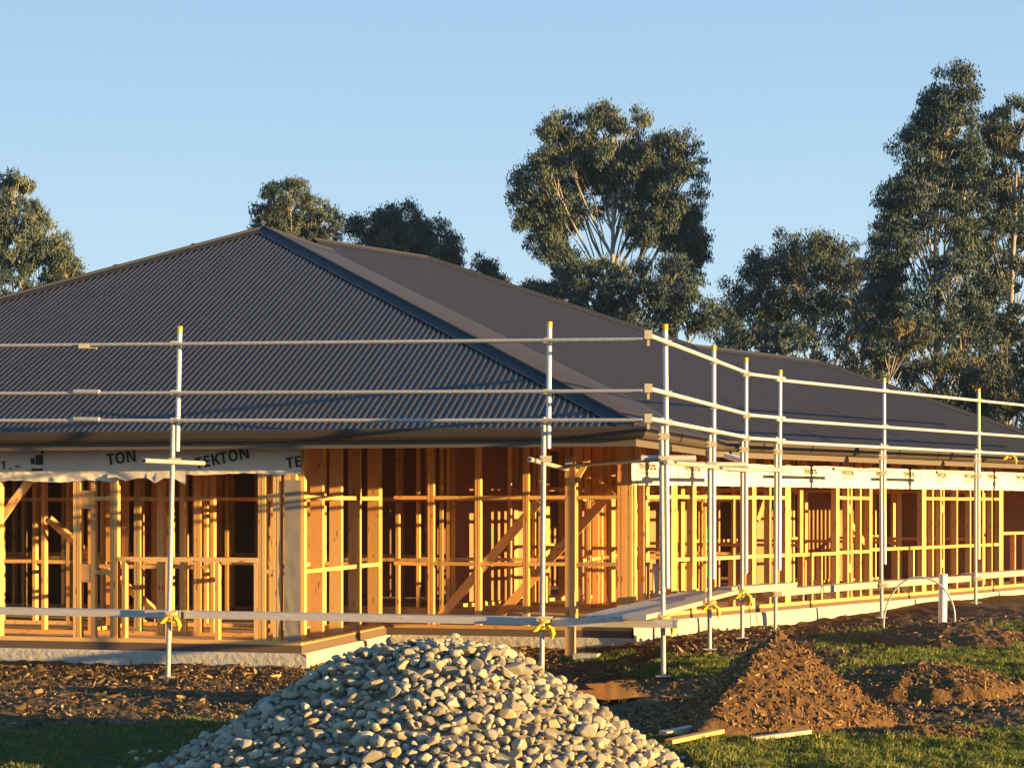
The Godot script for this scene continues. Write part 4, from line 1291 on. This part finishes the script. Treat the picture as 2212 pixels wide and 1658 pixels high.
func stone_shape(sd: int, level: int, faceted := false) -> Dictionary:
	var base := ico(level)
	var r := RandomNumberGenerator.new()
	r.seed = sd
	var n := FastNoiseLite.new()
	n.seed = sd
	n.frequency = 0.9
	var cuts := []
	for k in 12:
		cuts.append([Vector3(r.randfn(0, 1), r.randfn(0, 1), r.randfn(0, 1)).normalized(), r.randf_range(0.52, 0.85)])
	var v := PackedVector3Array()
	for p: Vector3 in base.v:
		var q := p * (1.0 + 0.22 * n.get_noise_3dv(p * 1.6))
		for c in cuts:
			var over: float = q.dot(c[0]) - c[1]
			if over > 0.0:
				q -= c[0] * over * 0.93
		v.append(q)
	var nn := PackedVector3Array()
	nn.resize(v.size())
	var i := PackedInt32Array()
	for q in base.f:
		var cr: Vector3 = (v[q[1]] - v[q[0]]).cross(v[q[2]] - v[q[0]])
		if cr.dot(v[q[0]]) < 0:
			cr = -cr
		for k in 3:
			nn[q[k]] += cr
		var out: Vector3 = (v[q[1]] - v[q[0]]).cross(v[q[2]] - v[q[0]])
		if out.dot(v[q[0]]) > 0:
			i.append_array(PackedInt32Array([q[0], q[2], q[1]]))
		else:
			i.append_array(PackedInt32Array([q[0], q[1], q[2]]))
	for k in nn.size():
		nn[k] = nn[k].normalized()
	if faceted:   # broken faces: every triangle keeps most of its own direction
		var fv := PackedVector3Array()
		var fn := PackedVector3Array()
		var fi := PackedInt32Array()
		for k in range(0, i.size(), 3):
			var fc := -(v[i[k + 1]] - v[i[k]]).cross(v[i[k + 2]] - v[i[k]]).normalized()
			for j in 3:
				fv.append(v[i[k + j]])
				fn.append((fc * 0.75 + nn[i[k + j]] * 0.25).normalized())
				fi.append(k + j)
		return {"v": fv, "n": fn, "i": fi}
	return {"v": v, "n": nn, "i": i}


const PILE := Vector2(-0.52, 12.55)


func pile_height(x: float, z: float) -> float:
	var dx := (x - PILE.x) / 1.0
	var dz := (z - PILE.y) / 0.95
	var a := atan2(dz, dx)
	var r := Vector2(dx, dz).length() * (1.0 + 0.05 * sin(a * 3.0 + 1.0) + 0.03 * sin(a * 5.0))
	var e := r - 0.46
	var h := 0.835 - 0.66 * 0.5 * (e + sqrt(e * e + 0.03))
	return maxf(h, -0.2) + 0.045 * noise.get_noise_2d(x * 1.9, z * 1.9) + 0.03 * noise.get_noise_2d(x * 4.5, z * 4.5)


func build_stone_pile() -> void:
	var base := pl(PILE, 0)
	var t := thing("stone_pile", base, "heap of pale grey rounded drainage stones in the foreground", "stone pile")
	var g := Geo.new()
	var n := 90
	for k in n + 1:
		for j in n + 1:
			var x := PILE.x + 2.3 * (2.0 * j / n - 1.0)
			var z := PILE.y + 2.2 * (2.0 * k / n - 1.0)
			g.vert(Vector3(x, pile_height(x, z) - 0.042, -z), Vector3.UP)
	for k in n:
		for j in n:
			var q := k * (n + 1) + j
			g.i.append_array(PackedInt32Array([q, q + n + 1, q + 1, q + 1, q + n + 1, q + n + 2]))
	for k in n + 1:
		for j in n + 1:
			var q := k * (n + 1) + j
			var l := g.v[q - (1 if j > 0 else 0)]
			var r := g.v[q + (1 if j < n else 0)]
			var f := g.v[q - (n + 1 if k > 0 else 0)]
			var b := g.v[q + (n + 1 if k < n else 0)]
			g.n[q] = (r - l).cross(b - f).normalized()
	put(t, "gravel_core", g, M.stone[4])
	var r := RandomNumberGenerator.new()
	r.seed = 5
	var shapes := []
	var meshes := []
	for k in 12:
		var s := stone_shape(400 + k, 2, true)
		shapes.append(stone_shape(400 + k, 1, true))
		var a := []
		a.resize(Mesh.ARRAY_MAX)
		a[Mesh.ARRAY_VERTEX] = s.v
		a[Mesh.ARRAY_NORMAL] = s.n
		a[Mesh.ARRAY_INDEX] = s.i
		var m := ArrayMesh.new()
		m.add_surface_from_arrays(Mesh.PRIMITIVE_TRIANGLES, a)
		meshes.append(m)
	# scatter: big stones first, each keeping its distance; then ever smaller ones in the gaps
	var placed := []
	var cell := {}
	var sizes := [[0.060, 60], [0.051, 260], [0.043, 900], [0.036, 1700], [0.028, 3000], [0.019, 6000]]
	for sz in sizes:
		var tries: int = sz[1] * 6
		var made := 0
		while tries > 0 and made < sz[1]:
			tries -= 1
			var x := PILE.x + r.randf_range(-1.95, 1.95)
			var z := PILE.y + r.randf_range(-1.75, 1.5)
			var h := pile_height(x, z)
			if h < -0.06:
				continue
			var rad: float = sz[0] * r.randf_range(0.82, 1.2)
			var lift := 0.0
			var key := Vector2i(int(floor(x / 0.16)), int(floor(z / 0.16)))
			var ok := true
			for a in range(-1, 2):
				for b in range(-1, 2):
					for o in cell.get(key + Vector2i(a, b), []):
						var dd := Vector2(o.x - x, o.y - z).length()
						if dd < (o.z + rad) * 0.74:
							ok = false
			if not ok:
				continue
			if not cell.has(key):
				cell[key] = []
			cell[key].append(Vector3(x, z, rad))
			placed.append([rad, Vector3(x, h + lift - 0.02 + r.randf_range(-0.012, 0.02), -z)])
			made += 1
	# strays at the foot of the pile
	for k in 160:
		var a := r.randf() * TAU
		var rr := r.randf_range(1.5, 2.25)
		var x := PILE.x + cos(a) * rr
		var z := PILE.y + sin(a) * rr * 0.95
		placed.append([r.randf_range(0.012, 0.035), Vector3(x, ground_height(x, z) + 0.012, -z)])
	var facing := []
	for p in placed:
		var pt: Vector3 = p[1]
		# stones on the far side show little
		facing.append([p[0] * (1.0 if -pt.z < PILE.y + 0.15 and -pt.z > 10.75 else 0.2), p])
	facing.sort_custom(func(a, b): return a[0] > b[0])
	var rest := Geo.new()
	for k in facing.size():
		var p: Array = facing[k][1]
		var rad: float = p[0]
		var b := Basis.from_euler(Vector3(r.randf_range(-0.6, 0.6), r.randf() * TAU, r.randf_range(-0.6, 0.6))) * Basis.from_scale(Vector3(r.randf_range(1.0, 1.55), r.randf_range(0.62, 0.95), r.randf_range(0.85, 1.15)) * rad)
		if k < 300:
			var o := MeshInstance3D.new()
			o.name = numbered("stone", t)
			o.mesh = meshes[r.randi() % 12]
			o.material_override = M.stone[6 if r.randf() < 0.03 else r.randi() % 6]
			o.transform = Transform3D(b, p[1] - base)
			t.add_child(o, true)
		else:
			var c: Color = [Color(0.31, 0.27, 0.205), Color(0.36, 0.315, 0.235), Color(0.27, 0.24, 0.19), Color(0.40, 0.35, 0.26), Color(0.20, 0.18, 0.15), Color(0.34, 0.275, 0.185)][r.randi() % 6]
			rest.col = c * r.randf_range(0.75, 1.1)
			rest.lump(p[1], b, shapes[r.randi() % 12])
	var o := put(t, "small_stones", rest, M.tinted, "stuff")


# ------------------------------------------------------------------ soil heaps
func heap(called: String, at: Vector2, rad: Vector2, h: float, label: String, ridge: float, sd: int, clods: int) -> void:
	var base := pl(at, ground_height(at.x, at.y))
	var t := thing(called, base, label, "soil heap", "soil heaps on the lawn")
	var g := Geo.new()
	var r := RandomNumberGenerator.new()
	r.seed = sd
	var hf := func(x: float, z: float) -> float:
		var d := Vector2((x - at.x) / rad.x, (z - at.y) / rad.y)
		var len := d.length() * (1.0 + 0.12 * noise.get_noise_2d(d.angle() * 2.0 + sd, 3.0))
		if ridge > 0:
			var facet := -1.0
			for f: Vector2 in [Vector2(0.5, -0.87), Vector2(-0.99, 0.1), Vector2(-0.35, 0.94), Vector2(0.6, 0.8), Vector2(0.95, 0.2)]:
				facet = maxf(facet, d.dot(f))
			len = lerpf(len, facet * 1.02, 0.8)
		var body := maxf(0.0, 1.0 - len)
		var y := h * (pow(body, 1.05) if ridge > 0 else pow(body, 0.7) * 0.95)
		var rough := 0.035 * noise.get_noise_2d(x * 9.0 + sd, z * 9.0) + 0.02 * noise.get_noise_2d(x * 22.0, z * 22.0 + sd) + 0.05 * noise.get_noise_2d(x * 2.7 + sd, z * 2.7)
		return base.y + y + rough * smoothstep(0.0, 0.25, body) - 0.09 * smoothstep(0.12, 0.0, body)
	var n := 100
	for k in n + 1:
		for j in n + 1:
			var x := at.x + rad.x * 1.5 * (2.0 * j / n - 1.0)
			var z := at.y + rad.y * 1.5 * (2.0 * k / n - 1.0)
			g.vert(Vector3(x, hf.call(x, z), -z), Vector3.UP)
	for k in n + 1:
		for j in n + 1:
			var q := k * (n + 1) + j
			var l := g.v[q - (1 if j > 0 else 0)]
			var rr := g.v[q + (1 if j < n else 0)]
			var f := g.v[q - (n + 1 if k > 0 else 0)]
			var b := g.v[q + (n + 1 if k < n else 0)]
			g.n[q] = (rr - l).cross(b - f).normalized()
	for k in n:
		for j in n:
			var q := k * (n + 1) + j
			g.i.append_array(PackedInt32Array([q, q + n + 1, q + 1, q + 1, q + n + 1, q + n + 2]))
	put(t, "soil_body", g, M.soil)
	var cg := Geo.new()
	var shp := []
	for k in 5:
		shp.append(stone_shape(600 + k, 1, true))
	for k in clods:
		var a := r.randf() * TAU
		var m := sqrt(r.randf()) * 1.3
		var x := at.x + cos(a) * m * rad.x
		var z := at.y + sin(a) * m * rad.y
		var s := r.randf_range(0.005, 0.015) * (1.8 if r.randf() < 0.10 else 1.0)
		var tone := r.randf()
		cg.col = Color(0.10, 0.055, 0.023).lerp(Color(0.36, 0.21, 0.085), tone * tone)
		cg.lump(Vector3(x, maxf(hf.call(x, z), ground_height(x, z)) + s * 0.3, -z), Basis.from_euler(Vector3(r.randf() * 3, r.randf() * 6, r.randf() * 3)) * Basis.from_scale(Vector3(r.randf_range(1.0, 3.0), r.randf_range(0.35, 0.8), r.randf_range(0.6, 1.0)) * s), shp[r.randi() % 5])
	put(t, "clods", cg, M.tinted, "stuff")


func build_soil() -> void:
	heap("soil_heap", Vector2(2.14, 14.9), Vector2(0.90, 0.92), 0.74, "steep pointed heap of brown soil, sunlit on its right flank", 1.0, 3, 6000)
	heap("soil_heap", Vector2(3.72, 16.6), Vector2(0.95, 0.75), 0.22, "low rounded soil heap to the right of the steep pointed one", 0.0, 9, 2400)
	heap("soil_heap", Vector2(3.15, 14.0), Vector2(0.55, 0.28), 0.10, "small flat patch of dug soil in the grass before the low rounded heap", 0.0, 13, 420)
	heap("soil_heap", Vector2(5.15, 21.6), Vector2(1.0, 1.3), 0.20, "flat spread of soil at the foot of the white standpipe", 0.0, 17, 700)
	# loose clods all over the bare ground
	var r := RandomNumberGenerator.new()
	r.seed = 44
	var g := Geo.new()
	var shp := []
	for k in 5:
		shp.append(stone_shape(650 + k, 1, true))
	var k := 0
	while k < 13000:
		var z := r.randf_range(12.6, 24.5)
		var x := r.randf_range(-0.30 * z, 0.30 * z)
		if soil_share(x, z) < 0.6 or (x < -2.2 and z > 20.2) or Vector2(x - PILE.x, z - PILE.y).length() < 1.6:
			k += 1
			continue
		var s := r.randf_range(0.005, 0.016) * (2.2 if r.randf() < 0.06 else 1.0)
		var tone := r.randf()
		g.col = Color(0.075, 0.045, 0.022).lerp(Color(0.36, 0.25, 0.13), tone * tone * tone)
		g.lump(Vector3(x, ground_height(x, z) + s * 0.3 + 0.012, -z), Basis.from_euler(Vector3(r.randf() * 3, r.randf() * 6, r.randf() * 3)) * Basis.from_scale(Vector3(r.randf_range(1.0, 3.2), r.randf_range(0.35, 0.7), r.randf_range(0.6, 1.0)) * s), shp[r.randi() % 5])
		k += 1
	var o := put(self, "loose_clods", g, M.tinted, "stuff")
	tag(o, "loose clods and crumbs of brown soil scattered over the bare ground", "soil clods")
	# puddle
	var p := Geo.new()
	var c := pl(Vector2(1.17, 17.0), 0.058)
	p.vert(c, Vector3.UP)
	for j in 40:
		var a := TAU * j / 40.0
		var rr := 1.0 + 0.22 * sin(a * 3.0 + 0.6) + 0.12 * sin(a * 7.0) + 0.06 * sin(a * 13.0)
		p.vert(c + Vector3(cos(a) * 0.62 * rr, 0, sin(a) * 0.78 * rr), Vector3.UP)
	for j in 40:
		p.tri(0, 1 + j, 1 + (j + 1) % 40)
	var pm := plain(Color(0.20, 0.105, 0.042), 0.2)
	var po := put(self, "puddle", p, pm, "structure")
	tag(po, "flat muddy brown puddle right of the stone pile", "puddle")


# ------------------------------------------------------------------ small things
func build_small_things() -> void:
	# timber post under the eave
	var pp := Vector2(0.66, 20.9)
	var post := thing("timber_post", pl(pp, 0.0), "square pine post standing on a block under the front eave", "post")
	timber(post, "post_shaft", pl(pp, -0.05), pl(pp, 2.30), dir3(LEFT), 0.105, 0.105)
	var bk := Geo.new()
	bk.box(pl(pp + Vector2(-0.02, -0.06), 2.24), dir3(LEFT) * 0.04, Vector3(0, 0.05, 0), dir3(FRONT_IN) * 0.03)
	put(post, "bracket", bk, M.galv)
	timber(post, "knee_brace", pl(pp + Vector2(0.05, 0.0), 2.02), pl(pp + Vector2(0.2, 0.02), 2.28), dir3(LEFT), 0.06, 0.045)
	var blk := Geo.new()
	blk.box(pl(Vector2(0.83, 20.55), 0.055), dir3(LEFT) * 0.135, Vector3(0, 0.055, 0), dir3(FRONT_IN) * 0.10)
	own("concrete_block", blk, M.concrete, pl(Vector2(0.83, 20.55), 0), "pale concrete block lying at the foot of the timber post", "block")
	# boards on the ground beside the stones
	var bd := func(a: Vector2, b: Vector2, y: float, w: float, label: String, mat: Material) -> void:
		var o := timber(self, "loose_board", pl(a, y), pl(b, y + 0.03), dir3(Vector2((b - a).y, -(b - a).x).normalized()), w, 0.03, mat)
		tag(o, label, "board", "offcuts lying by the stone pile")
	bd.call(Vector2(1.12, 13.75), Vector2(1.70, 14.35), 0.06, 0.075, "pale offcut board by the stone pile, the farther of the crossing pair", M.pink_wood)
	bd.call(Vector2(1.13, 13.35), Vector2(1.55, 13.75), 0.05, 0.075, "orange offcut board nearest the foot of the stone pile", M.wood[3])
	bd.call(Vector2(1.75, 13.58), Vector2(2.22, 13.8), 0.04, 0.06, "pale thin board lying in the grass below the steep soil heap", M.pink_wood)
	# white standpipe and bent conduit
	var gp := Vector2(5.50, 23.65)
	var gy := ground_height(gp.x, gp.y)
	var wp := thing("standpipe", pl(gp, gy), "upright white plastic drain pipe standing in the soil by the right wall", "pipe")
	var g := Geo.new()
	g.pipe(pl(gp, gy - 0.1), pl(gp + Vector2(0.01, 0), gy + 0.64), 0.055, 16)
	put(wp, "pipe", g, M.white_pipe)
	g = Geo.new()
	g.pipe(pl(gp + Vector2(0.01, 0), gy + 0.62), pl(gp + Vector2(0.01, 0), gy + 0.66), 0.058, 16)
	put(wp, "socket", g, M.white_pipe)
	var arc := PackedVector3Array()
	var rad := PackedFloat32Array()
	for k in 25:
		var a := PI * (1.08 - 1.16 * k / 24.0)
		arc.append(pl(Vector2(5.17 + 0.43 * cos(a) * (1.0 + 0.04 * sin(a * 2.0)), 23.5 - 0.1 * cos(a)), gy + 0.06 + 0.57 * sin(a)))
		rad.append(0.0125)
	arc.insert(0, arc[0] + Vector3(0.03, -0.12, 0))
	rad.append(0.0125)
	g = Geo.new()
	g.tube(arc, rad, 8)
	own("conduit", g, M.grey_pipe, pl(Vector2(5.17, 23.5), gy), "grey conduit bent into an arch in front of the white pipe", "conduit")
	# blue bag on the floor inside the right wall
	var bp := Vector2(4.10, 25.95)
	g = Geo.new()
	var lump := stone_shape(777, 2)
	g.lump(pl(bp, RIGHT_FLOOR_Y + 0.09), Basis.from_scale(Vector3(0.10, 0.11, 0.10)), lump)
	var bag := thing("blue_bag", pl(bp, RIGHT_FLOOR_Y), "small blue and white bag on the floor just inside the right wall frame", "bag")
	put(bag, "bag_body", g, M.blue)
	g = Geo.new()
	g.lump(pl(bp + Vector2(-0.02, -0.04), RIGHT_FLOOR_Y + 0.19), Basis.from_scale(Vector3(0.035, 0.06, 0.035)), lump)
	put(bag, "bag_neck", g, M.white)
	# pale slab-edge peg with a bolt hole at the corner
	g = Geo.new()
	var sp := Vector2(1.545, 22.2)
	g.box(pl(sp, 0.06), Vector3(0.05, 0, 0), Vector3(0, 0.14, 0), Vector3(0, 0, 0.03))
	var st := thing("corner_stake", pl(sp, 0), "white painted stake at the slab corner under the scaffold plank", "stake")
	put(st, "stake", g, M.white)
	g = Geo.new()
	g.pipe(pl(sp + Vector2(0, -0.031), 0.15), pl(sp + Vector2(0, -0.034), 0.15), 0.016, 10)
	put(st, "bolt_hole", g, M.ink)
	# folded sheets stacked inside by the right wall corner
	var stack := thing("sheet_stack", pl(Vector2(2.0, 23.35), RIGHT_FLOOR_Y), "stack of grey sheets leaning inside the corner of the right wall", "sheets")
	for k in 3:
		timber(stack, "sheet", pl(Vector2(1.80 + 0.13 * k, 23.15 + 0.12 * k), RIGHT_FLOOR_Y), pl(Vector2(1.80 + 0.13 * k, 23.2 + 0.12 * k), RIGHT_FLOOR_Y + 0.64), dir3(RIGHT), 0.12, 0.02, M.grey_wood if k < 2 else M.wood[1])


# ------------------------------------------------------------------ grass
func build_grass() -> void:
	var r := RandomNumberGenerator.new()
	r.seed = 99
	var tuft := Geo.new()
	for k in 9:
		var a := r.randf() * TAU
		var d := Vector3(cos(a), 0, sin(a))
		var o := d * r.randf_range(0.0, 0.02)
		var l := r.randf_range(0.6, 1.15) * 0.085
		var s := d.cross(Vector3.UP) * 0.0038
		var bend := r.randf_range(0.25, 0.95)
		var m := o + Vector3(0, l * 0.6, 0) + d * l * 0.25 * bend
		var tip := o + Vector3(0, l * (1.0 - 0.35 * bend), 0) + d * l * bend
		var nn := (d + Vector3.UP * 0.35).normalized()
		var q := tuft.vert(o - s, nn)
		tuft.vert(o + s, nn)
		tuft.vert(m + s * 0.8, nn)
		tuft.vert(m - s * 0.8, nn)
		tuft.vert(tip, nn)
		tuft.tri(q, q + 1, q + 2)
		tuft.tri(q, q + 2, q + 3)
		tuft.tri(q + 3, q + 2, q + 4)
	var mesh := tuft.mesh()
	var places := []
	var cols := []
	for k in 150000:
		var z := r.randf_range(10.9, 24.0)
		if r.randf() > 14.0 / z:
			continue
		var x := r.randf_range(-0.29 * z, 0.295 * z)
		var s := soil_share(x, z)
		if r.randf() < s * 1.04 or Vector2((x - PILE.x) / 1.0, z - PILE.y).length() < 1.75:
			continue
		if Vector2((x - 2.22) / 1.05, (z - 15.1) / 1.0).length() < 0.95 or Vector2((x - 3.72) / 0.95, (z - 16.6) / 0.75).length() < 0.85:
			continue
		var patch := noise.get_noise_2d(x * 1.8, z * 1.8)
		var size := r.randf_range(0.5, 1.1) * (0.75 + 0.6 * patch) * (0.55 if x < -1.0 else 1.0)
		if size < 0.2:
			continue
		places.append(Transform3D(Basis(Vector3.UP, r.randf() * TAU).scaled(Vector3(1, r.randf_range(0.7, 1.2), 1) * size), Vector3(x, ground_height(x, z) - 0.002, -z)))
		var dry := clampf(r.randf_range(-0.5, 0.75) + 0.5 * patch, 0, 1)
		var c := Color(0.105, 0.15, 0.022).lerp(Color(0.32, 0.26, 0.09), dry * dry) * r.randf_range(0.75, 1.25)
		c.a = 1.0
		cols.append(c)
	var mm := MultiMesh.new()
	mm.transform_format = MultiMesh.TRANSFORM_3D
	mm.use_colors = true
	mm.mesh = mesh
	mm.instance_count = places.size()
	for k in places.size():
		mm.set_instance_transform(k, places[k])
		mm.set_instance_color(k, cols[k])
	var o := MultiMeshInstance3D.new()
	o.name = "grass"
	o.multimesh = mm
	o.material_override = M.leaf
	add_child(o, true)
	tag(o, "rough tufted grass, green mixed with dry blades, on the unbuilt ground", "grass", "", "stuff")
